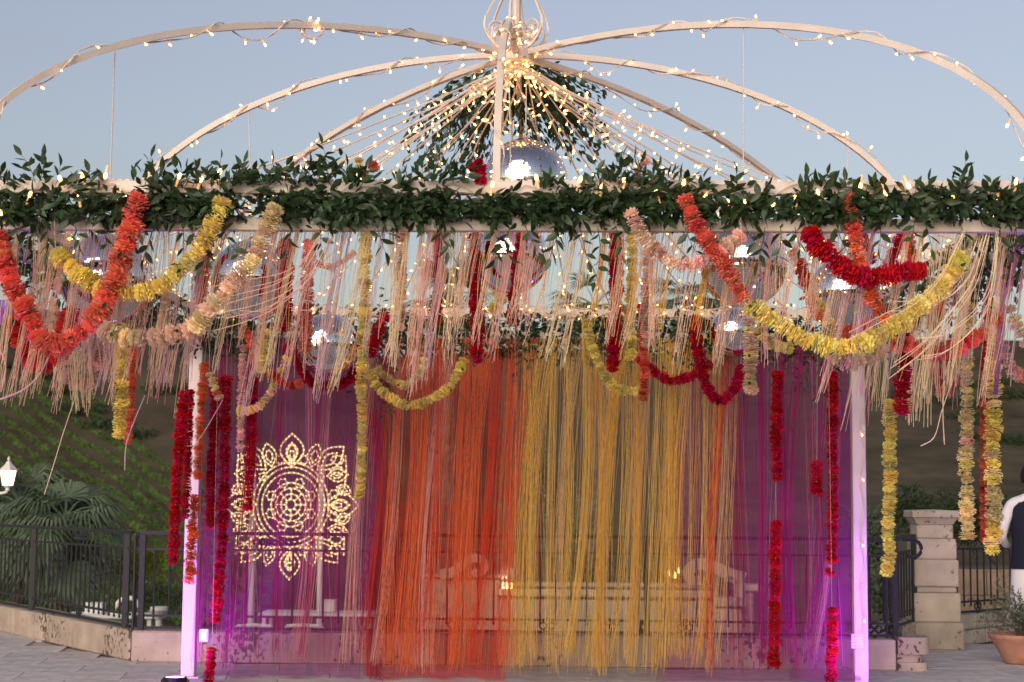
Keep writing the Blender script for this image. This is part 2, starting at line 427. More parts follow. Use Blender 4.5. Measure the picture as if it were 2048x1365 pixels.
t = thing('stone_pillar', 'square pale stone pillar with moulded cap beside the railing', 'pillar', (3.56, 16.45, 0))
def blk(nm, hw, z0, z1, bev=.012):
    b = MB(); b.box((3.56-hw, 16.45-hw, z0), (3.56+hw, 16.45+hw, z1), bev=bev); b.build(nm, 'travertine_pale', t)
for nm, hw, z0, z1 in (('plinth', .25, 0, .26), ('base_block', .225, .261, .54), ('waist', .195, .541, .60), ('lower_shaft', .215, .601, .86), ('shaft', .20, .861, 1.06), ('neck_block', .175, 1.061, 1.20)):
    blk(nm, hw, z0, z1)
b = MB(); prof = [(.175, 1.201), (.185, 1.22), (.21, 1.26), (.225, 1.27), (.225, 1.325), (.215, 1.335), (0, 1.345)]
vs = []; fs = []
for hw, z in prof: vs += [(3.56-hw, 16.45-hw, z), (3.56+hw, 16.45-hw, z), (3.56+hw, 16.45+hw, z), (3.56-hw, 16.45+hw, z)]
for i in range(len(prof)-1):
    for j in range(4): fs.append((i*4+j, i*4+(j+1) % 4, i*4+4+(j+1) % 4, i*4+4+j))
b.add(vs, fs); b.build('cap', 'travertine_pale', t)

# ------------------------------------------------------------------ gazebo frame
GX, GY0, GY1, HW = -.353, 7.75, 12.95, 2.6
GYC = (GY0+GY1)/2
ZT, ZB = 2.895, 2.655                # top of upper rail, bottom of lower rail
ZR, ZH = 2.86, 4.23                  # rib foot, hub
CORN = {'fl': (GX-HW, GY0), 'fr': (GX+HW, GY0), 'bl': (GX-HW, GY1), 'br': (GX+HW, GY1)}
gz = thing('metal_gazebo', 'white painted metal gazebo frame with open dome of curved ribs', 'gazebo', (GX, GYC, 0))
for k, (x, y) in CORN.items():
    q = MB(); q.box((x-.052, y-.052, .012), (x+.052, y+.052, ZB-.002), bev=.005); p = q.build('post', 'white_paint', gz)
    q = MB(); q.box((x-.10, y-.10, 0), (x+.10, y+.10, .0115)); q.build('base_plate', 'white_paint', p)
def beam(a, b, side):
    a = Vector((*a, 0)); b = Vector((*b, 0)); u = (b-a).normalized(); L = (b-a).length
    M = Matrix.Translation(a) @ Matrix.Rotation(math.atan2(u.y, u.x), 4, 'Z')
    e = .03 if side else -.03
    for z0, z1, nm in ((ZB, ZB+.06, 'lower_rail'), (ZT-.062, ZT, 'upper_rail')):
        q = MB(); q.box((e, -.03, z0), (L-e, .03, z1), bev=.004)
        r_ = link(nm, q.mesh(nm, 'white_paint'), gz, mw=M)
        if nm == 'upper_rail':      # scalloped capping strip
            q = MB(); n = int(L/.035)
            for i in range(n):
                x = (i+.5)*L/n; q.add([(x-.015, -.012, ZT+.0003), (x+.015, -.012, ZT+.0003), (x+.009, -.012, ZT+.009), (x-.009, -.012, ZT+.009), (x-.015, .012, ZT+.0003), (x+.015, .012, ZT+.0003), (x+.009, .012, ZT+.009), (x-.009, .012, ZT+.009)],
                                     [(0, 1, 2, 3), (4, 7, 6, 5), (2, 6, 7, 3), (1, 5, 6, 2), (0, 3, 7, 4)])
            s_ = bpy.data.objects.new('scalloped_edge', q.mesh('scalloped_edge', 'white_paint')); C.objects.link(s_); s_.parent = r_; s_['kind'] = 'stuff'
    n = int(L/.21); rm = MB(); zc = (ZB+ZT)/2
    rm.tube([(cos(g)*.056, 0, sin(g)*.056) for g in [2*pi*i/16 for i in range(17)]], .006, 5, cap=False); me = rm.mesh('lattice_ring', 'white_paint')
    for i in range(n): link('lattice_ring', me, gz, mw=M @ Matrix.Translation(((i+.5)*L/n, 0, zc)))
beam(CORN['fl'], CORN['fr'], 0); beam(CORN['bl'], CORN['br'], 0)
beam(CORN['bl'], CORN['fl'], 1); beam(CORN['br'], CORN['fr'], 1)
HUB = Vector((GX, GYC, ZH))
FEET = {'front_left': CORN['fl'], 'front_right': CORN['fr'], 'back_left': CORN['bl'], 'back_right': CORN['br'],
        'left': (GX-HW, GYC), 'right': (GX+HW, GYC), 'front': (GX, GY0), 'back': (GX, GY1)}
def rib_pt(foot, s, dz=0):
    f = Vector((*foot, 0)); c = Vector((GX, GYC, 0)); p = f.lerp(c, s)
    return Vector((p.x, p.y, ZR+(ZH-ZR)*sqrt(max(0, 1-(1-s)**2))+dz))
def rib_path(foot, n=28, s0=0, s1=.965):
    out = []
    for i in range(n):
        th = pi/2*(i/(n-1)); s = 1-cos(th); s = s0+(s1-s0)*s; out.append(rib_pt(foot, s))
    return out
for k, f in FEET.items():
    q = MB(); q.tube(rib_path(f), .025, 4, rot=pi/4); q.build('rib', 'white_paint', gz)
q = MB(); q.lathe([(0, ZH-.05), (.12, ZH-.05), (.125, ZH-.03), (.125, ZH+.02), (.10, ZH+.035), (0, ZH+.04)], 16, (GX, GYC, 0)); q.build('hub', 'white_paint', gz)
fin = MB(); fin.tube([(GX, GYC, ZH+.04), (GX, GYC, ZH+.85)], .027, 8)
fin.lathe([(0, ZH+.85), (.05, ZH+.88), (.06, ZH+.92), (.03, ZH+.98), (0, ZH+1.02)], 10, (GX, GYC, 0))
fo = fin.build('finial', 'white_paint', gz)
for i in range(6):
    a = 2*pi*i/6+.35; d = Vector((cos(a), sin(a), 0)); q = MB()
    pr = [(.05, .03), (.13, .05), (.20, .12), (.215, .20), (.18, .30), (.12, .40), (.05, .50), (.03, .56)]
    q.tube(spline([HUB+d*r+Vector((0, 0, z)) for r, z in pr], 24), .009, 4, rot=pi/4); q.build('scroll_bar', 'white_paint', fo)
    q = MB(); c = HUB+d*.115+Vector((0, 0, .15))
    q.tube([c+(d*cos(g)+Vector((0, 0, 1))*sin(g))*(.085-.07*j/26) for j, g in enumerate([-1.6+3.4*pi*j/26 for j in range(27)])], .0075, 4); q.build('spiral', 'white_paint', fo)

# ------------------------------------------------------------------ string lights
bl = MB()
bl.tube([(0, 0, 0), (0, 0, .026)], .0042, 6); bl.lathe([(.0042, .026), (.0055, .030), (.0058, .036), (.0045, .042), (0, .0455)], 6, m=1)
bulb_me = bl.mesh('bulb', ['bulb_sleeve', 'bulb_tip'])
def bulb(par, p, d, s=1.0):
    link('bulb', bulb_me, par, mw=orient(p, d, s))
def string_light(label, path, nb, group=None, swing=.9, wirer=.0028, tw=True, s=1.0, down=.3, strand=None):
    t = thing('string_light', label, 'string light', path[0], group)
    q = MB(); q.tube(path, wirer, 4)
    if tw: q.tube([p+Vector((.005*sin(i*1.9), .005*cos(i*1.9), .005*sin(i*1.1))) for i, p in enumerate(path)], wirer*.9, 3)
    q.build('wire', 'wire', t)
    sp = spline(path, max(3, nb*3))
    for i in range(nb):
        j = min(len(sp)-2, int((i+uni(.2, .8))*3)); p = sp[j]; tg = (sp[j+1]-sp[j]).normalized()
        side = tg.orthogonal().normalized(); side.rotate(Matrix.Rotation(uni(0, 2*pi), 3, tg))
        d = side*swing+tg*uni(-.7, .7)+Vector((0, 0, -down))
        bulb(t, p, d.normalized(), s*uni(.9, 1.1))
    return t
RL = {'front_left': 'string light wound round the dome rib rising from the front left corner', 'front_right': 'string light wound round the dome rib rising from the front right corner',
      'back_left': 'string light wound round the dome rib above the back left post', 'back_right': 'string light wound round the dome rib above the back right post',
      'left': 'string light wound round the dome rib over the middle of the left side', 'right': 'string light wound round the dome rib over the middle of the right side',
      'front': 'string light up the rib that rises from the middle of the front beam', 'back': 'string light wound round the dome rib over the back curtain'}
for k, f in FEET.items():
    base = spline(rib_path(f, 40), 90); pa = []
    ph = uni(0, 6)
    for i, p in enumerate(base):
        tg = (base[min(89, i+1)]-base[max(0, i-1)]).normalized(); u = tg.cross(Vector((0, 0, 1))).normalized(); w = u.cross(tg)
        a = ph+i*.42+1.2*sin(i*.21+ph); sag = .05*max(0, sin(i*.17+ph*2))**4
        pa.append(p+(u*cos(a)+w*sin(a))*.036-Vector((0, 0, sag)))
    string_light(RL[k], pa, 30 if k != 'front' else 20, 'string lights on the dome ribs', wirer=.0032)
# strands fanning out from the hub to the sides and back
ends = []
for i in range(8): ends.append((GX-HW, GYC-.95+i*.46))
for i in range(15): ends.append((GX-HW+.2+i*.343, GY1))
for i in range(8): ends.append((GX+HW, GY1-.2-i*.46))
for i, (x, y) in enumerate(ends):
    e = Vector((x, y, ZT+.01)); h = HUB+Vector((uni(-.07, .07), uni(-.05, .05), -.06)); L = (e-h).length; sag = uni(.01, .09)
    pa = [h.lerp(e, j/23)-Vector((0, 0, sag*4*(j/23)*(1-j/23))) for j in range(24)]
    string_light('warm string light strand sloping from the dome hub to the far rails', pa, int(L/.125), 'strands fanning out from the hub', wirer=.0048)
# cluster tied at the hub
pa = []
for i in range(60):
    a = i*.9; pa.append(HUB+Vector((cos(a)*uni(.06, .14), sin(a)*uni(.05, .13)-.05, -.14+.36*i/60+uni(-.03, .03))))
string_light('tangle of bright string light bunched round the dome hub', pa, 46)
pa = [Vector((rib_pt(FEET['front_left'], .56).x+.06*cos(a*1.3)+.01*a*.2, rib_pt(FEET['front_left'], .56).y+.03*sin(a*2), rib_pt(FEET['front_left'], .56).z-.03+.05*sin(a*1.3))) for a in [i*.5 for i in range(26)]]
string_light('small coil of spare string light on the front left dome rib', pa, 9)
# lights along the beams (the front ones where the photograph shows them)
FB = [(5, 428), (62, 392), (122, 360), (166, 354), (213, 352), (160, 395), (240, 396), (360, 355), (403, 362), (440, 347), (985, 372), (1073, 358), (1160, 362), (1203, 378), (1248, 362), (1313, 388), (1367, 368), (1410, 395), (1455, 408), (1490, 405), (1545, 410), (1590, 400), (1635, 388), (1720, 372), (1770, 386), (1815, 372), (1860, 398), (1905, 398), (1995, 402), (2030, 366)]
t = thing('string_light', 'string light with large glowing bulbs threaded along the leafy front beam', 'string light', P(1000, 375, 7.69))
pts = []
for i in range(90):
    px = -100+i*25; pts.append(P(px, 382+12*sin(i*.9)+6*sin(i*2.3), 7.702))
q = MB(); q.tube(pts, .003, 4); q.build('wire', 'wire', t)
for px, py in FB:
    p = P(px, py, 7.665); d = Vector((uni(-.5, .5), -.25, 1 if (rnd() < .6) else -1)).normalized()
    bulb(t, p-d*.05+Vector((0, -.015, 0)), d, 1.55)
def along(a, b, n, z, amp=.02):
    a = Vector((*a, z)); b = Vector((*b, z)); return [a.lerp(b, i/(n-1))+Vector((uni(-.02, .02), uni(-.03, .03), amp*sin(i*1.3)+uni(-.01, .01))) for i in range(n)]
string_light('string light lying along the top of the back beam', along(CORN['bl'], CORN['br'], 80, ZT+.02), 58)
string_light('second string light hung below the top of the back beam', [p+Vector((0, -.05, 0)) for p in along(CORN['bl'], CORN['br'], 80, ZT-.05, .03)], 40)
string_light('string light lying along the left side beam', along(CORN['fl'], CORN['bl'], 60, ZT+.02), 36)
string_light('string light lying along the right side beam', along(CORN['fr'], CORN['br'], 60, ZT+.02), 36)
pa = [P(1724+4*sin(i*.7), 770+i*12.5, 12.86) for i in range(42)]
string_light('pale cable with a few bulbs taped down the back right post', pa, 4, swing=.5)

# ------------------------------------------------------------------ disco balls
def disco_mesh():
    q = MB(); n = 56
    ico = []
    core = MB()
    for i in range(n):
        th = pi*(i+.5)/n; k = max(4, int(2*pi*sin(th)*n/pi*1.02))
        for j in range(k):
            ph = 2*pi*j/k; c = Vector((sin(th)*cos(ph), sin(th)*sin(ph), cos(th)))
            u = Vector((-sin(ph), cos(ph), 0)); w = c.cross(u)
            nn = (c+Vector((uni(-1, 1), uni(-1, 1), uni(-1, 1)))*.016).normalized()
            u = (u-nn*u.dot(nn)).normalized(); w = nn.cross(u)
            s1 = pi*sin(th)/k*.93; s2 = pi/n/2*.93
            q.add([c+u*a*s1+w*b_*s2 for a, b_ in ((-1, -1), (1, -1), (1, 1), (-1, 1))], [(0, 1, 2, 3)])
    core = MB(); core.lathe([(max(0.0, sin(pi*i/20))*.985, -cos(pi*i/20)*.985) for i in range(21)], 32)
    cap = MB(); cap.lathe([(0, 1.08), (.05, 1.08), (.09, 1.03), (.12, .99)], 12); cap.tube([(cos(g)*.05, 0, 1.12+sin(g)*.05) for g in [2*pi*i/10 for i in range(11)]], .012, 5, cap=False)
    return q.mesh('mirror_tiles', 'mirror'), core.mesh('core', 'mirror_core', True), cap.mesh('cap', 'steel')
tiles_me, core_me, cap_me = disco_mesh()
BALLS = [(214, 558, 8.4, 92, 230, 88, 'mirror ball behind the yellow swag under the leafy front beam'), (503, 560, 10.35, 82, 497, 213, 'mirror ball behind the big peach swag'),
         (655, 690, 12.3, 64, None, 0, 'mirror ball in front of the back curtain with a crimson loop beneath it'), (1051, 362, 10.35, 86, None, 0, 'largest mirror ball, hung below the hub foliage above the front beam'),
         (1022, 513, 9.5, 76, 1018, 130, 'mirror ball hanging at the middle just under the front beam'), (1487, 530, 9.05, 87, 1487, 38, 'mirror ball crossed by the coral and peach swags'),
         (1468, 664, 12.5, 49, None, 0, 'smallest mirror ball, at the foliage of the back beam'), (1688, 587, 10.35, 72, 1697, 290, 'mirror ball behind the thick crimson swag')]
for px, py, Y, r, wx, wy, lab in BALLS:
    c = P(px, py, Y); rr = r*MPP(Y); t = thing('mirror_ball', lab, 'disco ball', c-Vector((0, 0, rr)), 'hanging mirror balls')
    M = Matrix.Translation(c) @ Matrix.Rotation(uni(0, 6), 4, 'Z') @ Matrix.Rotation(uni(-.06, .06), 4, 'X') @ Matrix.Scale(rr, 4)
    link('mirror_tiles', tiles_me, t, 'stuff', M); link('core', core_me, t, mw=M); link('cap', cap_me, t, mw=M)
    if wx is not None: top = P(wx, wy, Y)
    else: top = Vector((c.x, c.y, min(4.2, ZR+1.2 if Y < 11 else 3.3)))
    q = MB(); q.tube([c+Vector((0, 0, rr*1.12)), top], .0035, 5); q.build('cord', 'thread', t)

# ------------------------------------------------------------------ leaves and greenery
def leaf_geo(L=1.0, w=.19, curl=.12, fold=.05):
    pr = [(0, .02), (.2, .7), (.45, 1), (.72, .68), (1, 0)]
    vs = []; fs = []
    for i, (s, k) in enumerate(pr):
        z = -curl*s*s*L
        vs += [(-w*k*L, s*L, z+fold*k*L), (0, s*L, z), (w*k*L, s*L, z+fold*k*L)]
    for i in range(4):
        o = i*3; fs += [(o, o+1, o+4, o+3), (o+1, o+2, o+5, o+4)]
    return [Vector(v) for v in vs], fs
LEAF_ME = []
for i in range(4):
    q = MB(); v, f = leaf_geo(1, uni(.17, .24), uni(.05, .3), uni(.02, .09)); q.add(v, f); LEAF_ME.append(q.mesh('leaf', 'leaf', True))
LV, LF = leaf_geo(1, .2, .12, .05)
SV = [Vector(p) for p in ((0, 0, 0), (-.2, .45, .04), (.2, .45, .04), (0, 1, -.08))]; SF = [(0, 2, 3, 1)]
def leaf_mtx(p, d, size):
    d = Vector(d).normalized(); a = Vector((uni(-1, 1), uni(-1, 1), uni(-.2, 1))); x = d.cross(a)
    if x.length < 1e-3: x = Vector((1, 0, 0))
    x.normalize(); z = x.cross(d)
    M = Matrix((x, d, z)).transposed().to_4x4(); return Matrix.Translation(p) @ M @ Matrix.Scale(size, 4)
def put_leaf(par, p, d, size): link('leaf', random.choice(LEAF_ME), par, mw=leaf_mtx(p, d, size))
def mass_leaf(q, p, d, size, simple=False):
    M = leaf_mtx(p, d, size)
    q.add([M @ v for v in (SV if simple else LV)], SF if simple else LF)
def sprig(par, smb, p, d, L, n, size, leafpar=True, mb=None, droop=.0):
    p = Vector(p); d = Vector(d).normalized(); pts = []
    side = d.cross(Vector((0, 1, 0))); side.normalize()
    b = uni(-.35, .35)
    for i in range(7):
        s = i/6; pts.append(p+d*L*s+side*b*L*s*s-Vector((0, 0, droop*L*s*s)))
    smb.tube(pts, [.0022*(1-.6*i/6) for i in range(7)], 4)
    for i in range(n):
        s = (i+1)/n; j = min(5, int(s*6-1e-6)); q = pts[j].lerp(pts[j+1], s*6-j); tg = (pts[j+1]-pts[j]).normalized()
        sd = side*(1 if i % 2 else -1); dd = tg*uni(.35, .9)+sd*uni(.5, 1)+Vector((0, uni(-.7, .5), 0))
        if i == n-1: dd = tg
        sz = size*uni(.75, 1.15)
        if leafpar: put_leaf(par, q, dd, sz)
        else: mass_leaf(mb, q, dd, sz)

# front beam greenery
gt = thing('greenery_garland', 'thick dark green leafy garland covering the front beam', 'greenery', (GX, GY0, ZB))
mass = MB(); stems = MB()
for i in range(9800):
    px = uni(-140, 2110); py = random.gauss(414, 19) if rnd() < .72 else uni(364, 466)
    if px > 1750 and rnd() < .8: py = random.gauss(410, 15)
    clump = noise.noise(Vector((px*.011, 3.1, 0)))+.6*noise.noise(Vector((px*.035, py*.02, 9)))
    if rnd() < .24-clump*1.1: continue
    if abs(py-412) > 20+34*max(0, .35+clump) and rnd() < .8: continue
    p = P(px, py, uni(7.60, 7.80)); d = Vector((uni(-1, 1), uni(-.9, .4), uni(-1, .55)))
    mass_leaf(mass, p, d, uni(.036, .092))
UPS = [(70, 365, -.15, 60), (20, 372, -.5, 45), (110, 372, .5, 40), (135, 378, .8, 38), (180, 372, .25, 30), (290, 372, .1, 62), (345, 372, .45, 66), (330, 380, -.3, 45), (385, 375, .4, 40), (440, 378, -.1, 62), (470, 372, .3, 65), (505, 375, .5, 45), (540, 370, .15, 55), (590, 372, -.3, 50), (615, 370, .1, 55), (655, 365, .05, 95), (690, 372, .4, 50), (720, 375, .6, 45),
       (790, 378, .5, 45), (850, 372, -.2, 40), (880, 368, .2, 62), (905, 366, .5, 50), (1090, 380, .3, 30), (1210, 372, -.3, 50), (1240, 368, .1, 65), (1262, 372, .4, 62), (1300, 378, .6, 60), (1345, 382, .7, 50), (1390, 384, .9, 40), (1470, 385, .4, 36), (1620, 385, -.4, 40), (1650, 380, .1, 42), (1690, 388, .3, 30), (1745, 395, .1, 36), (1860, 392, -.4, 34), (1925, 400, -.05, 82), (1900, 400, .4, 42), (2000, 400, -.3, 40), (2030, 395, .4, 36)]
cnt = 0
for px, py, a, L in UPS:
    for k in range(1 if L > 80 else 2 if L > 48 else 1):
        n = max(4, int(L/12)); d = Vector((sin(a+k*.5), uni(-.25, .1), cos(a+k*.4)))
        sprig(gt, stems, P(px+k*9, py, 7.66), d, L*MPP(7.66)*uni(.75, 1.0), n, .066); cnt += n
for px, py, a, L in UPS:
    for k in range(int(L*.22)):
        q_ = rnd()**1.6*L*.62; mass_leaf(mass, P(px+uni(-26, 26)+sin(a)*q_, py-q_*cos(a), uni(7.60, 7.74)), (uni(-.8, .8)+sin(a), uni(-.7, .4), uni(.1, 1.1)), uni(.052, .085))
mass.build('leaf_mass', 'leaf_mass', gt, True, 'stuff')
DNS = [(40, 445, -.2, 45), (95, 450, .1, 55), (150, 450, .3, 40), (210, 448, -.1, 55), (250, 452, .3, 40), (310, 452, -.4, 70), (365, 452, .2, 90), (380, 455, .5, 75), (425, 455, .05, 85), (445, 452, .3, 80), (585, 455, -.2, 50), (640, 455, .1, 45), (755, 452, .2, 55), (880, 452, .1, 62), (905, 455, -.3, 50), (985, 452, .2, 65), (1020, 455, -.2, 70), (1050, 452, .4, 60), (1120, 455, -.3, 65), (1160, 455, .2, 70), (1195, 455, .25, 105), (1230, 452, .4, 60), (1370, 455, .3, 65), (1420, 452, .2, 55), (1490, 450, .3, 55), (1530, 455, -.1, 70), (1560, 452, .2, 75), (1590, 455, .1, 60), (1640, 452, .3, 60), (1675, 455, .15, 85), (1760, 440, .1, 55), (1830, 440, -.2, 50), (1850, 445, .3, 55), (1920, 445, .2, 50), (2000, 445, -.1, 60), (2030, 445, .2, 55)]
for px, py, a, L in DNS:
    n = max(4, int(L/13)); sprig(gt, stems, P(px, py, 7.655), Vector((sin(a), uni(-.15, .1), -cos(a))), L*MPP(7.66), n, .068)
stems.build('stem_mass', 'stem', gt, kind='stuff')

# greenery on the other beams and in the hub
def beam_green(label, a, b, n, hangs, loc):
    t = thing('greenery_garland', label, 'greenery', loc); mb = MB(); st = MB()
    a = Vector((*a, 0)); b = Vector((*b, 0))
    for i in range(n):
        p = a.lerp(b, rnd())+Vector((uni(-.09, .09), uni(-.12, .08), random.gauss(2.74, .075) if rnd() < .62 else random.gauss(2.62, .06)))
        mass_leaf(mb, p, (uni(-1, 1), uni(-1, 1), uni(-1, .6)), uni(.045, .08))
    for s, L in hangs:
        sprig(t, st, a.lerp(b, s)+Vector((0, -.08, 2.66)), (uni(-.3, .3), -.05, -1), L, int(L/.035), .055)
    mb.build('leaf_mass', 'leaf_mass', t, True, 'stuff'); st.build('stem_mass', 'stem', t, kind='stuff')
beam_green('leafy garland along the back beam above the colourful curtain', CORN['bl'], CORN['br'], 5600,
           [(.27, .66), (.28, .5), (.285, .6), (.30, .35), (.41, .2), (.49, .3), (.50, .26), (.53, .22), (.36, .2), (.60, .18), (.72, .3), (.735, .34), (.75, .28), (.78, .22), (.87, .26), (.91, .36), (.93, .42), (.945, .5), (.96, .45), (.98, .5), (.45, .2), (.66, .2)], (GX, GY1, ZB))
beam_green('leafy garland along the left side beam', CORN['fl'], CORN['bl'], 1700, [(.05+.09*i, uni(.12, .25)) for i in range(10)], (GX-HW, GYC, ZB))
beam_green('leafy garland along the right side beam', CORN['fr'], CORN['br'], 1500, [(.05+.09*i, uni(.15, .3)) for i in range(10)], (GX+HW, GYC, ZB))
ht = thing('hanging_greenery', 'bunch of trailing leafy stems hanging from the dome hub', 'greenery', HUB)
mb = MB(); st = MB(); np_ = 0
for i in range(170):
    u = rnd()
    if u < .42: ex, ey = uni(800, 985), uni(215, 345)
    elif u < .70: ex, ey = uni(985, 1120), uni(160, 285)
    else: ex, ey = uni(1100, 1212), uni(170, 330)
    s = P(1030+uni(-45, 45), uni(118, 155), 11.2+uni(-.1, .15)); e = P(ex, ey, 11.35+uni(-.15, .3))
    mid = s.lerp(e, .5)+Vector((0, 0, uni(.02, .12)))
    pa = spline([s, mid, e], 9); st.tube(pa, .0025, 3)
    for j in range(2, 9):
        for k in range(3 if j > 3 else 2):
            d = (pa[j]-pa[j-1]).normalized()+Vector((uni(-1, 1), uni(-1, 1), uni(-1, .3)))*1.0
            p = pa[j]+Vector((uni(-.02, .02), uni(-.03, .03), uni(-.03, .03)))
            if np_ < 290 and j > 5 and rnd() < .5: put_leaf(ht, p, d, uni(.045, .07)); np_ += 1
            else: mass_leaf(mb, p, d, uni(.042, .068))
mb.build('leaf_mass', 'leaf_mass', ht, True, 'stuff'); st.build('stem_mass', 'stem', ht, kind='stuff')

# ------------------------------------------------------------------ flower garlands
def flower_mesh(kind, seed, sep):
    rs = random.Random(seed); q = MB()
    for rad, z, cup, n in ((.80, -.42, -.22, 20), (1.0, -.16, -.05, 24), (1.03, .10, .10, 24), (.90, .34, .22, 20), (.62, .50, .24, 14), (.30, .58, .15, 8)):
        vs = [Vector((0, 0, z-cup))]; ph = rs.uniform(0, 6)
        for j in range(n):
            a = ph+2*pi*j/n+rs.uniform(-.09, .09); k = rad*(1.02 if j % 2 else .93)*rs.uniform(.93, 1.06)
            vs.append(Vector((cos(a)*k*.6, sin(a)*k*.6, z-cup*.3+rs.uniform(-.09, .09))))
            vs.append(Vector((cos(a)*k, sin(a)*k, z+cup*.4+rs.uniform(-.15, .15)+(.06 if j % 2 else -.06))))
        fs = []
        for j in range(n):
            a, b_, c, d = 1+2*j, 2+2*j, 1+2*((j+1) % n), 2+2*((j+1) % n)
            fs += [(0, a, c), (a, b_, d, c)]
        q.add(vs, fs)
    if sep:
        for g in (rs.uniform(0, 6), rs.uniform(0, 6)):
            c = Vector((cos(g), sin(g), 0)); w = Vector((-sin(g), cos(g), 0))
            q.add([c*.6+Vector((0, 0, -.3)), c*1.0+w*.2+Vector((0, 0, 0)), c*1.16+Vector((0, 0, .45)), c*1.0-w*.2+Vector((0, 0, 0))], [(0, 1, 2, 3)], 1)
    return q.mesh('flower', ['petal_'+kind, 'leaf'])
FM = {k: [flower_mesh(k, 11*i+j*7+1, i == 3) for i in range(4)] for j, k in enumerate(FL)}
FSP = {'crimson': .30, 'red': .33, 'coral': .39, 'orange': .40, 'peach': .46, 'blush': .50, 'yellow': .42, 'lemon': .42, 'butter': .48}
def garland(cols, Y, w, pts, label, group='flower garlands', open_=1.0):
    """cols: one colour or a list that mixes; w: garland width in photo pixels."""
    cols = cols if isinstance(cols, (list, tuple)) else [cols]
    path = [P(x, y, Y) for x, y in pts]; rr = w*MPP(Y)*.5
    L = plen(spline(path, 60)); n = max(2, int(L/(2*rr*FSP[cols[0]]*open_)))
    sp = spline(path, n+1)
    low = min(path, key=lambda p: p.z)
    t = thing('flower_garland', label, 'garland', low, group)
    q = MB(); q.tube(spline(path, max(8, n//2)), .004, 4); q.build('cord', 'thread', t)
    q = MB()
    for e_ in (path[0], path[-1]):
        if e_.z < ZB-.03 and (e_ is path[0] or e_.z > low.z+.08): q.tube([e_, Vector((e_.x+uni(-.02, .02), e_.y, ZB+.03))], .0009, 3)
    if q.v: q.build('hanging_thread', 'thread', t)
    sgn = 1 if path[-1].z <= path[0].z else -1
    for i in range(n):
        p = sp[i].lerp(sp[i+1], .5); tg = (sp[i+1]-sp[i]).normalized()*(1 if rnd() < .75 else -1)
        ck = cols[0] if (len(cols) == 1 or rnd() < .62) else random.choice(cols[1:])
        v = 3 if rnd() < (.05 if ck == 'crimson' else .16) else random.randrange(3)
        d = tg+Vector((uni(-1, 1), uni(-1, 1), uni(-1, 1)))*.17
        s = rr*uni(.84, 1.16); p = p+Vector((uni(-1, 1), uni(-1, 1), uni(-1, 1)))*rr*.15
        link('flower', FM[ck][v], t, mw=orient(p, d, 1, uni(0, 6), (s, s, s*uni(.7, .95))))
    return t
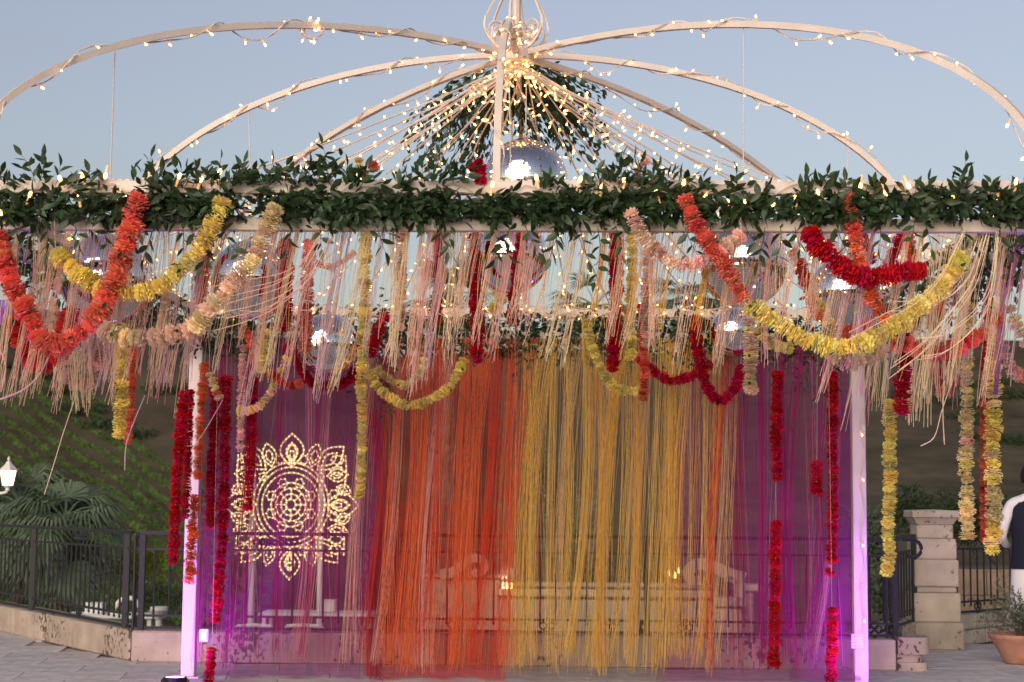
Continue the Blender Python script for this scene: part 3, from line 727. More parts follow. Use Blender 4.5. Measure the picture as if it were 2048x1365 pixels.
GA = [
 # --- over and under the front beam
 ('coral', 7.56, 46, [(281, 385), (262, 450), (245, 515), (222, 575), (195, 626), (160, 668), (120, 690), (90, 690), (70, 655), (50, 615), (25, 575), (8, 515), (-8, 470)], 'long coral swag looped down from the leafy beam across the yellow swag'),
 ('red', 8.1, 46, [(28, 635), (45, 690), (75, 728), (105, 722), (125, 690), (136, 650), (142, 615)], 'red swag showing below the bottom of the long coral swag'),
 ('yellow', 7.60, 43, [(111, 501), (127, 525), (158, 549), (185, 570), (232, 588), (264, 588), (303, 580), (337, 560), (369, 536), (396, 504), (417, 470), (435, 428), (449, 400)], 'bright yellow swag hooked up onto the leafy beam, crossed by coral'),
 (['peach', 'butter'], 7.52, 42, [(556, 408), (537, 443), (526, 480), (505, 521), (469, 565), (432, 604), (411, 630), (382, 660), (338, 671), (290, 679), (237, 673), (204, 656)], 'big pale peach swag sweeping down below the yellow one'),
 (['blush', 'peach'], 8.7, 30, [(105, 565), (132, 586), (158, 612), (178, 640)], 'short pinkish peach string behind the foot of the yellow swag'),
 (['peach', 'blush'], 9.4, 26, [(110, 598), (106, 630), (104, 665), (110, 700)], 'thin peach string hanging inside the coral loop'),
 (['blush', 'peach'], 9.0, 34, [(122, 700), (127, 729), (138, 758), (158, 774), (179, 766), (187, 739), (193, 708), (190, 675)], 'dusty pink U shaped loop with cream threads below it'),
 ('yellow', 10.0, 30, [(243, 645), (240, 697), (243, 745), (243, 797), (240, 837), (235, 878)], 'hanging yellow string over the vineyard with a coral one beside it'),
 ('coral', 10.3, 19, [(267, 690), (264, 745), (264, 784), (261, 824), (258, 855), (253, 889)], 'thin coral string hanging beside the yellow one over the vineyard'),
 ('crimson', 10.0, 34, [(570, 478), (571, 520), (571, 560), (568, 600), (565, 640), (562, 658)], 'crimson string hanging between the big peach swag and a coral string'),
 ('crimson', 10.2, 30, [(408, 470), (408, 520), (404, 570), (400, 610)], 'crimson string half hidden behind the yellow swag and pale threads'),
 ('coral', 10.5, 27, [(618, 478), (616, 530), (615, 590), (613, 650), (611, 705)], 'straight coral string beside the back mirror ball'),
 (['lemon', 'yellow'], 9.4, 26, [(731, 462), (730, 520), (729, 580), (728, 640), (725, 700), (722, 745), (721, 792)], 'pale yellow string, upper half of the longest hanging line'),
 (['lemon', 'yellow'], 12.4, 20, [(723, 780), (724, 824), (724, 880), (722, 936), (719, 998)], 'pale yellow string continuing down in front of the light panel'),
 (['peach'], 9.6, 25, [(803, 462), (802, 510), (803, 560), (801, 610), (800, 660)], 'peach string hanging among salmon threads near the middle'),
 ('crimson', 9.8, 26, [(878, 465), (877, 520), (877, 570), (874, 610), (868, 650)], 'crimson string ending just above the back greenery'),
 ('crimson', 9.3, 29, [(948, 470), (950, 530), (952, 600), (955, 660), (954, 726)], 'crimson string hanging left of the middle mirror ball'),
 ('crimson', 7.70, 30, [(942, 338), (952, 325), (960, 330), (963, 348), (960, 366)], 'short crimson tuft hooked over the top of the front beam'),
 (['yellow', 'lemon'], 10.6, 29, [(972, 552), (986, 570), (1003, 592), (994, 612), (976, 622)], 'small yellow curl below the middle mirror ball'),
 ('crimson', 9.0, 26, [(1046, 470), (1038, 510), (1032, 560), (1026, 610), (1024, 648)], 'crimson string hanging in front of the middle mirror ball'),
 ('crimson', 9.6, 29, [(1233, 465), (1232, 520), (1231, 570), (1230, 620), (1228, 680), (1225, 742)], 'long crimson string beside a yellow one right of the middle'),
 (['lemon', 'yellow'], 9.7, 25, [(1264, 462), (1265, 520), (1262, 580), (1260, 640), (1261, 690), (1262, 722)], 'yellow string between the crimson and the peach one'),
 (['peach', 'blush'], 10.0, 26, [(1294, 500), (1294, 560), (1293, 620), (1293, 690)], 'peach string whose lower end turns coral'),
 (['coral', 'red'], 10.6, 21, [(1284, 610), (1287, 650), (1287, 697), (1290, 729), (1289, 765), (1286, 800)], 'thin coral string ending at the yellow back loop'),
 (['peach', 'blush'], 7.58, 35, [(1258, 420), (1272, 451), (1287, 475), (1311, 499), (1340, 520), (1369, 530), (1401, 525), (1432, 512), (1461, 491), (1484, 466)], 'peach swag making a shallow U below the front beam'),
 (['blush', 'peach'], 7.72, 18, [(1300, 318), (1286, 325), (1277, 340), (1272, 366)], 'little pink blossoms standing up from the front beam'),
 ('coral', 7.55, 36, [(1366, 388), (1380, 414), (1393, 449), (1411, 480), (1446, 530), (1469, 565), (1490, 600)], 'coral string slanting down across the peach swag', ),
 (['yellow', 'lemon'], 7.52, 40, [(1490, 607), (1513, 621), (1553, 643), (1594, 672), (1634, 688), (1687, 696), (1727, 688), (1768, 664), (1802, 646), (1832, 619), (1861, 595), (1888, 573), (1905, 542), (1930, 513)], 'long bright yellow swag rising to the right corner of the beam'),
 (['yellow', 'butter'], 8.6, 27, [(1518, 655), (1532, 680), (1556, 694), (1585, 696)], 'short yellow curl tucked under the long yellow swag'),
 (['butter', 'yellow', 'blush'], 8.2, 34, [(1655, 700), (1685, 722), (1725, 724), (1752, 710), (1770, 688)], 'yellow and pink swag hanging just below the long yellow one'),
 ('crimson', 7.58, 42, [(1620, 456), (1630, 490), (1661, 513), (1687, 537), (1727, 557), (1768, 551), (1808, 545), (1846, 539)], 'thick crimson swag tied to a coral string under the front beam'),
 (['coral', 'orange'], 7.64, 32, [(1696, 392), (1700, 430), (1708, 467), (1716, 507), (1728, 545), (1741, 582), (1752, 610), (1770, 640)], 'coral string dropping over the front beam through the crimson swag'),
 ('coral', 8.6, 26, [(1680, 668), (1700, 662), (1720, 656), (1745, 642)], 'short coral piece just above the long yellow swag'),
 (['coral', 'red'], 9.2, 26, [(1584, 500), (1602, 534), (1612, 569), (1622, 600), (1634, 638)], 'coral string slanting between two mirror balls'),
 (['lemon', 'yellow'], 9.6, 25, [(1634, 598), (1650, 627), (1660, 655), (1668, 690)], 'short pale yellow string in front of a mirror ball'),
 ('crimson', 8.8, 29, [(1806, 462), (1797, 490), (1784, 515), (1768, 545)], 'crimson string slanting in behind the thick crimson swag'),
 ('crimson', 8.9, 24, [(1722, 465), (1735, 495), (1746, 525)], 'thin crimson string behind the coral one at the beam'),
 (['coral', 'orange'], 9.3, 24, [(1820, 470), (1822, 500), (1826, 530)], 'short coral tuft behind the crimson string'),
 ('crimson', 8.4, 37, [(1800, 650), (1808, 690), (1807, 730), (1805, 775), (1805, 826)], 'fat crimson string hanging straight below the yellow swag'),
 (['coral', 'blush', 'red'], 7.9, 34, [(1785, 688), (1815, 690), (1856, 704), (1896, 704), (1933, 688), (1971, 662), (1998, 632)], 'coral pink swag curving up beyond the long yellow one'),
 (['coral', 'red'], 9.5, 30, [(1880, 600), (1868, 650), (1868, 720), (1878, 765), (1891, 785), (1904, 763), (1909, 720), (1912, 670)], 'narrow coral U loop over the distant fields'),
 (['butter', 'lemon', 'blush'], 10.0, 31, [(1945, 560), (1939, 627), (1934, 694), (1933, 747), (1933, 801), (1933, 854), (1931, 917), (1933, 994), (1933, 1078)], 'long butter yellow and pink string over the right railing'),
 (['butter', 'yellow'], 9.8, 35, [(1998, 610), (1992, 667), (1987, 720), (1987, 775), (1987, 828), (1986, 908), (1987, 970), (1987, 1032), (1986, 1110)], 'longest and thickest butter yellow string, next to the man'),
 (['coral', 'red'], 10.1, 20, [(1980, 580), (1978, 640), (1972, 700), (1970, 780), (1969, 860), (1969, 950), (1970, 1030), (1969, 1085)], 'thin coral string hidden behind the thickest butter yellow one'),
 (['butter', 'lemon'], 8.4, 32, [(2018, 612), (2028, 640), (2042, 668), (2058, 690)], 'yellow swag leaving the picture at the right edge'),
 (['blush', 'coral'], 9.2, 29, [(2008, 690), (2016, 728), (2032, 752), (2056, 748)], 'pink loop lit by the purple lamp at the right edge'),
 # --- back curtain, left side
 ('crimson', 12.2, 25, [(369, 785), (362, 840), (358, 900), (354, 955), (350, 1032), (347, 1128)], 'crimson string with green bits hanging left of the back left post'),
 ('crimson', 12.4, 19, [(380, 780), (378, 850), (376, 920), (373, 980), (369, 1034)], 'crimson string hanging close against the back left post'),
 (['orange', 'coral'], 12.6, 20, [(409, 725), (405, 780), (401, 840), (398, 900), (396, 958)], 'orange string hanging down the face of the back left post'),
 (['orange', 'coral'], 12.5, 24, [(391, 988), (388, 1030), (385, 1071), (382, 1120), (379, 1168)], 'lower orange string against the purple lit post'),
 ('crimson', 12.7, 23, [(430, 755), (428, 840), (425, 900), (423, 955), (421, 1056)], 'crimson string just inside the back left post'),
 ('crimson', 12.75, 24, [(453, 756), (451, 840), (449, 955), (445, 1067), (439, 1148), (431, 1244)], 'longest crimson string, beside the light panel'),
 ('crimson', 12.7, 23, [(506, 728), (504, 790), (503, 860), (500, 955), (496, 1018)], 'crimson string hanging in front of the light panel'),
 (['blush', 'peach'], 12.6, 16, [(486, 690), (484, 740), (482, 800), (481, 860), (480, 905)], 'thin dusty pink string between two crimson strings'),
 ('crimson', 12.5, 22, [(424, 1298), (421, 1330), (417, 1368)], 'short crimson piece near the floor by the back left post'),
 (['coral', 'red'], 12.0, 20, [(490, 655), (501, 687), (512, 725), (540, 747), (561, 763), (584, 771), (606, 768)], 'coral loop swinging below the back beam on the purple tulle'),
 (['lemon', 'yellow'], 11.6, 23, [(531, 660), (525, 705), (526, 745)], 'short yellow string at the left end of the back beam'),
 (['yellow', 'peach'], 12.1, 20, [(576, 715), (563, 745), (542, 784), (526, 805), (500, 822), (474, 822)], 'yellow loop with a pink lit edge on the purple tulle'),
 (['butter', 'coral'], 12.2, 18, [(418, 745), (428, 770), (440, 800)], 'short slanting yellow piece beside the back left post'),
 ('crimson', 12.5, 23, [(574, 690), (598, 729), (613, 755), (637, 771), (669, 771), (695, 763), (712, 742)], 'crimson loop slung under the back mirror ball'),
 ('crimson', 12.4, 26, [(770, 632), (760, 655), (750, 682), (742, 715)], 'crimson piece at the back greenery over orange tulle'),
 (['lemon', 'yellow'], 12.4, 21, [(737, 740), (758, 779), (780, 795), (811, 810), (843, 808), (869, 795), (896, 776), (914, 750), (929, 718)], 'wide yellow loop over the orange strings'),
 (['lemon', 'butter'], 12.6, 18, [(752, 735), (774, 755), (803, 771), (822, 766), (843, 742), (848, 715)], 'small yellow loop nested above the wide yellow loop'),
 (['peach', 'blush'], 11.4, 16, [(632, 525), (658, 536), (685, 523), (711, 502)], 'small peach swag seen high against the sky'),
 # --- back curtain, right side
 (['lemon', 'yellow'], 12.4, 21, [(1171, 640), (1179, 676), (1192, 713), (1208, 750), (1232, 776), (1258, 784), (1284, 782)], 'yellow loop over the gold strings'),
 ('crimson', 12.6, 22, [(1274, 716), (1309, 745), (1343, 763), (1374, 755), (1396, 745), (1424, 727)], 'shallow crimson loop over the gold strings'),
 ('crimson', 12.5, 24, [(1393, 632), (1390, 671), (1398, 708), (1406, 750), (1419, 784), (1440, 803), (1461, 789), (1475, 763), (1482, 730)], 'deep crimson U loop below the smallest mirror ball'),
 (['peach', 'butter'], 11.0, 29, [(1500, 625), (1501, 665), (1501, 718), (1500, 788)], 'thick peach string hanging beside the deep crimson loop'),
 ('crimson', 12.7, 24, [(1556, 745), (1553, 828), (1553, 900), (1556, 958)], 'upper crimson string on the right purple tulle'),
 ('crimson', 12.7, 25, [(1552, 1042), (1551, 1120), (1550, 1186), (1549, 1260), (1548, 1330)], 'lower crimson string wrapped in threads on the right purple tulle'),
 ('crimson', 12.7, 24, [(1666, 745), (1665, 840), (1666, 920), (1665, 994), (1663, 1123)], 'long crimson string beside the back right post'),
 ('crimson', 12.72, 24, [(1634, 922), (1633, 955), (1633, 990)], 'short crimson piece alone on the right purple tulle'),
 ('crimson', 12.72, 22, [(1662, 1138), (1660, 1150)], 'single loose crimson blossom near the back right post'),
 ('crimson', 12.65, 25, [(1664, 1215), (1664, 1290), (1662, 1368)], 'crimson string reaching the floor beside the back right post'),
 (['lemon', 'yellow'], 11.6, 28, [(1778, 800), (1780, 854), (1779, 917), (1780, 994), (1775, 1071), (1779, 1112), (1770, 1152)], 'lone pale yellow string hanging in front of the square pillar'),
 ('yellow', 7.72, 22, [(716, 318), (722, 340), (735, 360)], 'yellow tuft poking over the top of the front beam'),
 ('coral', 7.72, 22, [(744, 326), (752, 340)], 'coral blossom perched on top of the front beam'),
]
for g in GA: garland(*g)

# ------------------------------------------------------------------ fringe and string curtains
def strand(q, top, bot, bend, r=.0018, n=7, m=0, wob=.01):
    top = Vector(top); bot = Vector(bot); pts = []
    a, b_ = uni(0, 6), uni(.6, 1.6)
    for i in range(n):
        s = i/(n-1); p = top.lerp(bot, s)+Vector(bend)*(4*s*(1-s)); p += Vector((sin(a+s*4*b_), cos(a+s*3*b_), 0))*wob*s
        pts.append(p)
    q.tube(pts, r, 3, m, cap=False)
def fcol(px):
    r = rnd()
    if px < 170: return 'cream' if r < .75 else 'peachy'
    if px < 420: return ('lilac' if r < .42 else 'peachy' if r < .75 else 'salmon' if r < .88 else 'cream')
    if px < 560: return 'peachy' if r < .5 else 'cream' if r < .8 else 'salmon'
    if px < 900: return 'salmon' if r < .36 else 'peachy' if r < .68 else 'cream' if r < .85 else 'lilac'
    if px < 1010: return 'cream' if r < .6 else 'peachy'
    if px < 1110: return 'salmon' if r < .5 else 'peachy'
    if px < 1200: return 'cream' if r < .5 else 'mustard' if r < .65 else 'peachy'
    if px < 1500: return 'mustard' if r < .38 else 'peachy' if r < .75 else 'salmon' if r < .87 else 'lilac'
    if px < 1720: return 'peachy' if r < .55 else 'salmon' if r < .7 else 'mustard' if r < .82 else 'lilac'
    if px < 1830: return 'lilac' if r < .4 else 'pinkish' if r < .6 else 'peachy'
    return 'cream' if r < .7 else 'peachy'
def fend(px):
    for a, b_ in ((170, 790), (420, 770), (560, 740), (720, 790), (900, 760), (1010, 705), (1200, 700), (1520, 705), (1700, 690), (1830, 755), (9999, 775)):
        if px < a: return b_
ft = thing('string_fringe', 'long pastel string fringe hanging from the front beam, blown sideways', 'fringe', (GX, GY0, 1.9))
px = 35.0
while px < 2040:
    y1 = fend(px)+uni(-75, 35); col = fcol(px); Y = 7.75+uni(-.02, .03); lean = uni(-.25, -.10)
    if rnd() < .12: lean = uni(-.1, .02)
    drape = uni(-.012, .014); q = MB(); n = random.randint(8, 20); wtop = uni(6, 24); wbot = uni(4, 16)
    for k in range(n):
        f = k/(n-1)-.5+uni(-.1, .1); ye = y1+uni(-38, 22)
        strand(q, P(px+f*wtop, 459, Y+uni(-.012, .012)), P(px+f*wbot+lean*(ye-459), ye, Y+uni(-.05, .05)), Vector((drape+uni(-.012, .012), 0, 0)), uni(.0008, .0014), n=9, wob=.014)
    q.build('fringe_bundle', 'string_'+col, ft)
    px += uni(15, 44)
for col in ('salmon', 'lilac', 'peachy', 'cream', 'mustard'):
    q = MB()
    for k in range(75):
        px = uni(35, 2040)
        for _ in range(12):
            if fcol(px) == col: break
            px = uni(35, 2040)
        ye = uni(600, fend(px)); lean = uni(-.22, -.08)
        strand(q, P(px, 459, 7.75+uni(-.02, .02)), P(px+lean*(ye-459), ye, 7.75+uni(-.06, .06)), Vector((uni(-.02, .02), 0, 0)), uni(.0009, .0014), wob=.012)
    q.build('loose_threads', 'string_'+col, ft, kind='stuff')
# wind-caught strands at the left and right
LOOSE = [('lilac', [(100, 715), (80, 760), (45, 798), (-10, 826)], .004, 7.8), ('cream', [(150, 790), (128, 850), (105, 920), (88, 970)], .0022, 8.6), ('lilac', [(290, 795), (268, 850), (252, 900), (249, 952)], .003, 9.0),
         ('cream', [(1925, 470), (1880, 560), (1830, 612), (1760, 650), (1690, 690)], .0028, 7.5), ('cream', [(1960, 480), (1930, 560), (1870, 610), (1800, 615)], .0028, 7.52), ('cream', [(1975, 470), (1950, 560), (1910, 620), (1850, 690), (1790, 735)], .0028, 7.5),
         ('cream', [(2000, 470), (1990, 580), (1960, 640), (1900, 690), (1850, 700)], .0028, 7.5), ('salmon', [(640, 470), (610, 520), (560, 560), (480, 580), (400, 600)], .003, 7.5), ('salmon', [(660, 475), (620, 550), (560, 600), (500, 625), (440, 640)], .003, 7.5), ('peachy', [(625, 480), (590, 540), (530, 600), (470, 600)], .0025, 7.5),
         ('cream', [(1905, 760), (1880, 830), (1862, 890), (1834, 910)], .0025, 8.5), ('cream', [(1885, 770), (1878, 840), (1877, 912)], .0025, 8.6), ('lilac', [(450, 800), (420, 860), (395, 900)], .002, 8.8), ('salmon', [(0, 690), (12, 720), (5, 760)], .002, 7.7)]
for col, pts, r, Y in LOOSE:
    q = MB(); base = spline([P(x, y, Y) for x, y in pts], 16)
    for k in range(4 if r > .0027 and Y < 7.6 else 1):
        o = Vector((uni(-.012, .012), uni(-.02, .02), uni(-.02, .02))); q.tube([p+o*(1+2*i/16) for i, p in enumerate(base)], r*.55 if Y < 7.6 else r, 4)
    q.build('loose_strand', 'string_'+col, ft)
# cream tufts under U loop / thick peach ribbons at the front left
for x0, y0, x1, y1, wpx, col in ((160, 690, 165, 815, 60, 'cream'), (125, 700, 118, 770, 30, 'cream'), (1845, 640, 1838, 840, 60, 'cream'), (1880, 700, 1880, 800, 26, 'peachy'), (205, 640, 212, 740, 46, 'salmon')):
    q = MB()
    for k in range(int(wpx*.45)):
        f = uni(-.5, .5); strand(q, P(x0+f*wpx, y0-40, 8.9+f*.1), P(x1+f*wpx*.8, y1+uni(-45, 20), 8.9+uni(-.1, .1)), (0, 0, 0), .0024)
    q.build('fringe_bundle', 'string_'+col, ft)
def side_fringe(label, x, cols, loc):
    t = thing('string_fringe', label, 'fringe', loc)
    y = GY0+.3
    while y < GY1-.2:
        q = MB(); L = uni(.40, .74); ln = uni(-.22, -.05)
        for k in range(7):
            f = uni(-.5, .5); strand(q, (x+uni(-.01, .01), y+f*.09, ZB), (x+ln*L+uni(-.03, .03), y+f*.08, ZB-L*uni(.85, 1.05)), (0, 0, 0), .0018)
        q.build('fringe_bundle', 'string_'+random.choice(cols), t); y += uni(.10, .26)
side_fringe('lilac and salmon string fringe along the left side beam', GX-HW+.02, ['lilac', 'salmon', 'peachy', 'pinkish', 'lilac'], (GX-HW, GYC, 1.6))
side_fringe('cream and pink string fringe along the right side beam', GX+HW-.02, ['cream', 'pinkish', 'lilac', 'peachy', 'cream'], (GX+HW, GYC, 1.6))

def curtain(label, x0, x1, zones, nb, nloose, loc_px, ybot=1352, lean=(-60, -15)):
    """zones: list of (px, colour) picked at random near px"""
    t = thing('string_curtain', label, 'curtain', P(loc_px, 1352, 12.88))
    loose = {}
    for i in range(nb):
        px = x0+(x1-x0)*(i+uni(0, 1))/nb; col = zones(px)
        q = MB(); n = random.randint(5, 26); w = uni(2, 9)+n*.45; ln = uni(*lean); ye = ybot-uni(0, 45); Y = 12.88+uni(-.05, .03)
        bend = uni(-.08, .08)
        for k in range(n):
            f = k/(n-1)-.5+uni(-.12, .12); spread = uni(.6, 1.6)
            strand(q, P(px+f*w, 676, Y+uni(-.01, .01)), P(px+ln+f*w*spread+uni(-4, 4), ye+uni(-25, 5), Y+uni(-.04, .02)), Vector((bend+uni(-.012, .012), 0, 0)), uni(.0009, .0015), 9, wob=.012)
        q.build('string_bundle', 'string_'+col, t)
    for i in range(nloose):
        px = uni(x0, x1); col = zones(px); q = loose.setdefault(col, MB()); ln = uni(lean[0]-10, lean[1]+25); Y = 12.88+uni(-.07, .05)
        strand(q, P(px, 676, Y), P(px+ln, ybot-uni(0, 60), Y+uni(-.04, .03)), Vector((uni(-.03, .03), 0, 0)), uni(.0008, .0013), 9, wob=.02)
    for col, q in loose.items(): q.build('loose_threads', 'string_'+col, t, kind='stuff')
def zpurple(px): return 'magenta' if rnd() < .55 else 'wine' if rnd() < .5 else 'pinkish'
def zorange(px):
    if px < 770: return random.choice(['orangered', 'peachy', 'orangered', 'magenta', 'salmon'])
    return random.choice(['orangered', 'orangered', 'scarlet', 'salmon', 'orangered'])
def zgold(px):
    if px < 1090 and rnd() < .4: return 'orangered'
    if px > 1440 and rnd() < .55: return random.choice(['magenta', 'scarlet', 'wine'])
    return random.choice(['gold', 'gold', 'mustard', 'gold', 'tan'])
curtain('magenta string curtain in front of the light panel', 440, 730, zpurple, 8, 60, 590)
curtain('orange red string curtain left of the middle', 735, 1035, zorange, 24, 80, 880)
curtain('golden yellow string curtain right of the middle', 1035, 1480, zgold, 37, 150, 1250, lean=(-55, 5))
curtain('sparse magenta string curtain by the back right post', 1480, 1690, zpurple, 6, 55, 1600, lean=(-40, 10))

def tulle(label, name, mname, px0, px1, Y, y0=668, y1=1362, fold=.02, nf=9, left=None, right=None):
    q = MB(); nx, ny = 60, 30
    for j in range(ny+1):
        s = j/ny; py = y0+(y1-y0)*s; a = px0+(left(s) if left else 0); b_ = px1+(right(s) if right else 0)
        for i in range(nx+1):
            f = i/nx; x = a+(b_-a)*f
            tr = max(0, (s-.95)/.05)**2*(.10+.09*sin(f*17+Y*9)) if y1 > 1300 else 0
            v_ = P(x, py, Y+fold*sin(f*nf*2*pi+1.3*sin(s*3))*(.4+.6*s)+.012*sin(f*31+s*5)-tr)
            if v_.z < .012: v_.z = .012+.012*abs(sin(f*23+s*40))
            q.v.append(tuple(v_))
    for j in range(ny):
        for i in range(nx): q.f.append((j*(nx+1)+i, j*(nx+1)+i+1, (j+1)*(nx+1)+i+1, (j+1)*(nx+1)+i)); q.m.append(0)
    o = q.build(name, mname, smooth=True)
    sol = None
    return tag(o, label, 'curtain')
tulle('sheer purple tulle curtain hanging behind the magenta strings and light panel view', 'tulle_curtain', 'tulle_purple', 412, 742, 13.03, right=lambda s: 12*sin(s*5)-25*max(0, s-.6))
tulle('sheer orange red tulle curtain hanging behind the orange strings', 'tulle_curtain', 'tulle_red', 735, 1000, 13.05, left=lambda s: (-10+35*sin(max(0, min(1, (s-.3)*2.4))*pi)-(25 if s > .9 else 0)*0), right=lambda s: -14*sin(s*4)+(10 if s < .5 else 0))
tulle('second layer of red tulle folded across the lower orange curtain', 'tulle_curtain', 'tulle_red', 756, 1000, 13.10, y0=1010, fold=.03, nf=5, left=lambda s: -30*s, right=lambda s: -18*sin(s*2.6)+10*s)
tulle('narrow gathered red edge of the tulle curtain', 'tulle_curtain', 'tulle_rose', 733, 758, 12.99, y0=820, fold=.03, nf=3, left=lambda s: 18*sin(min(1, s*1.6)*pi), right=lambda s: 20*sin(min(1, s*1.6)*pi)+4*s)
tulle('sheer beige tulle curtain hanging behind the golden strings', 'tulle_curtain', 'tulle_beige', 1002, 1335, 13.04)
tulle('sheer violet tulle curtain stretched to the back right post', 'tulle_curtain', 'tulle_purple', 1322, 1722, 13.03, left=lambda s: 60-70*s)
tulle('second violet tulle layer gathered towards the back right post', 'tulle_curtain', 'tulle_violet', 1580, 1716, 13.12, y0=780, fold=.03, nf=6, left=lambda s: 95-150*max(0, s-.35))
tulle('lilac gauze knotted round the right side beam', 'tulle_ribbon', 'tulle_lilac', 1985, 2035, 8.6, y0=470, y1=590, fold=.04, nf=3, left=lambda s: 26-46*s+20*s*s, right=lambda s: 20-40*s)
tulle('violet gauze strip trailing below the lilac knot', 'tulle_ribbon', 'tulle_lilac', 1996, 2008, 9.0, y0=590, y1=790, fold=.02, nf=2, left=lambda s: 6-16*s, right=lambda s: 4-16*s)
tulle('lilac gauze scrap lit purple at the left edge beside the coral swag', 'tulle_ribbon', 'tulle_lilac', -30, 22, 8.5, y0=600, y1=650, fold=.05, nf=2, right=lambda s: 6-18*s)

# ------------------------------------------------------------------ uplights, socket box, acrylic sign
for lab, x, y, e in (('black LED uplight washing the back left post purple', GX-HW+.04, GY1-.62, 70), ('black LED uplight washing the back right post purple', GX+HW-.05, GY1-.62, 60),
                     ('black LED uplight at the foot of the front left post', GX-HW+.25, GY0+.3, 45), ('black LED uplight at the foot of the front right post', GX+HW-.2, GY0+.3, 55)):
    t = thing('uplight', lab, 'lamp', (x, y, .002), 'purple uplights at the gazebo posts')
    q = MB(); q.lathe([(0, .004), (.085, .004), (.09, .015), (.09, .062), (.078, .070), (.072, .064)], 20, (x, y, 0)); q.build('housing', 'black_plastic', t)
    q = MB(); q.lathe([(0, .065), (.071, .065)], 20, (x, y, 0)); q.build('lens', 'lens_purple', t)
    q = MB(); q.tube([(x-.10, y, .01), (x-.10, y, .045), (x-.09, y, .05)], .007, 5); q.tube([(x+.10, y, .01), (x+.10, y, .045), (x+.09, y, .05)], .007, 5); q.build('bracket', 'black_plastic', t)
    ld = bpy.data.lights.new('uplight_beam', 'SPOT'); ld.energy = e; ld.color = (.34, .02, 1.0); ld.spot_size = R(125 if y > 10 else 56); ld.spot_blend = 1.0; ld.shadow_soft_size = .05
    lo = bpy.data.objects.new('uplight_beam', ld); C.objects.link(lo); lo.parent = t; lo.matrix_parent_inverse = Matrix.Translation(-t.location)
    lo.location = (x, y, .09); lo.rotation_euler = (pi+(-.80 if y > 10 else .0), 0, 0)
t = thing('socket_box', 'white socket box clamped to the foot of the back left post', 'electrical box', P(409, 1283, 12.84))
c = P(409, 1271, 12.86); q = MB(); q.box((c.x-.035, c.y-.03, c.z-.048), (c.x+.035, c.y+.03, c.z+.048), bev=.006); q.build('case', 'white_plastic', t)
q = MB(); q.box((c.x-.026, c.y-.036, c.z-.03), (c.x+.026, c.y-.0305, c.z+.03), bev=.002); q.build('cover', 'white_plastic', t)
t = thing('acrylic_tag', 'small clear acrylic tag tied low on the back right post', 'tag', P(1715, 1295, 12.85))
c = P(1715, 1283, 12.86); q = MB(); q.box((c.x-.047, c.y-.004, c.z-.055), (c.x+.047, c.y+.004, c.z+.055), bev=.002); q.build('plate', 'acrylic', t)
q = MB()
for z in (-.02, 0, .02): q.box((c.x-.03, c.y-.0065, c.z+z-.005), (c.x+.03, c.y-.0045, c.z+z+.005))
q.build('print', 'white_plastic', t)
q = MB(); q.tube([(c.x+.03, c.y-.006, c.z+.05), (c.x+.04, c.y-.004, c.z+.2), (c.x+.02, c.y, c.z+.45)], .003, 4); q.build('tie', 'thread', t)

# ------------------------------------------------------------------ garden beyond the railing
GZ = -1.75
def gp(px, Y, z=None):
    p = P(px, 1007, Y); return Vector((p.x, p.y, H(p.x, p.y) if z is None else z))
# luminaria panel
lt = thing('light_panel', 'tall openwork festival light panel covered in warm bulbs on two white poles', 'light panel', gp(580, 24))
LC = P(582, 1012, 24); s_ = MPP(24)
def LP(x, y, dy=0): return LC+Vector((x*s_, dy, -y*s_))
fr = MB(); bb = MB()
ico = [Vector(v) for v in ((0, 0, 1), (1, 0, 0), (0, 1, 0), (-1, 0, 0), (0, -1, 0), (0, 0, -1))]; icf = [(0, 1, 2), (0, 2, 3), (0, 3, 4), (0, 4, 1), (5, 2, 1), (5, 3, 2), (5, 4, 3), (5, 1, 4)]
nb_ = 0
def lcurve(pts, step=7, closed=False, frame=True):
    global nb_
    w = [LP(x, y) for x, y in pts]
    if closed: w.append(w[0])
    L = plen(w)/s_; n = max(2, int(L/max(step, 8.2))); sp = spline(w, n+1) if len(w) > 2 else [w[0].lerp(w[1], i/n) for i in range(n+1)]
    if frame: fr.tube(spline(w, max(6, n)), .012, 4)
    for p in (sp[:-1] if closed else sp): bb.add([p+Vector((0, -.03, 0))+v*.0125 for v in ico], icf); nb_ += 1
def ell(cx, cy, rx, ry, n=28, a0=0, a1=2*pi): return [(cx+rx*cos(a0+(a1-a0)*i/n), cy+ry*sin(a0+(a1-a0)*i/n)) for i in range(n+(0 if a1-a0 > 6.2 else 1))]
for rx, ry in ((76, 84), (68, 75), (58, 64), (40, 44), (20, 22)): lcurve(ell(0, -2, rx, ry, 30), 10, True)
lcurve(ell(0, -2, 30, 33, 20), 10, True); lcurve(ell(0, -2, 10, 11, 8), 8, True)
for k in range(8):
    a = k*pi/4+.39; lcurve(ell(43*cos(a), -2+46*sin(a), 9, 10, 10), 9, True)
for k in range(8):
    a = k*pi/4; lcurve([(12*cos(a), -2+12*sin(a)), (28*cos(a), -2+30*sin(a))], 8)
def leafshape(cx, cy, ang, L, w, st=8, inner=True):
    if inner: leafshape(cx+L*.18*cos(ang), cy+L*.18*sin(ang), ang, L*.55, w*.5, st, False)
    pts = []
    for i in range(13):
        t_ = i/12; x = L*t_; y = w*sin(pi*t_)
        pts.append((x, y))
    pts += [(x, -y) for x, y in reversed(pts[1:-1])]
    lcurve([(cx+x*cos(ang)-y*sin(ang), cy+x*sin(ang)+y*cos(ang)) for x, y in pts], st, True)
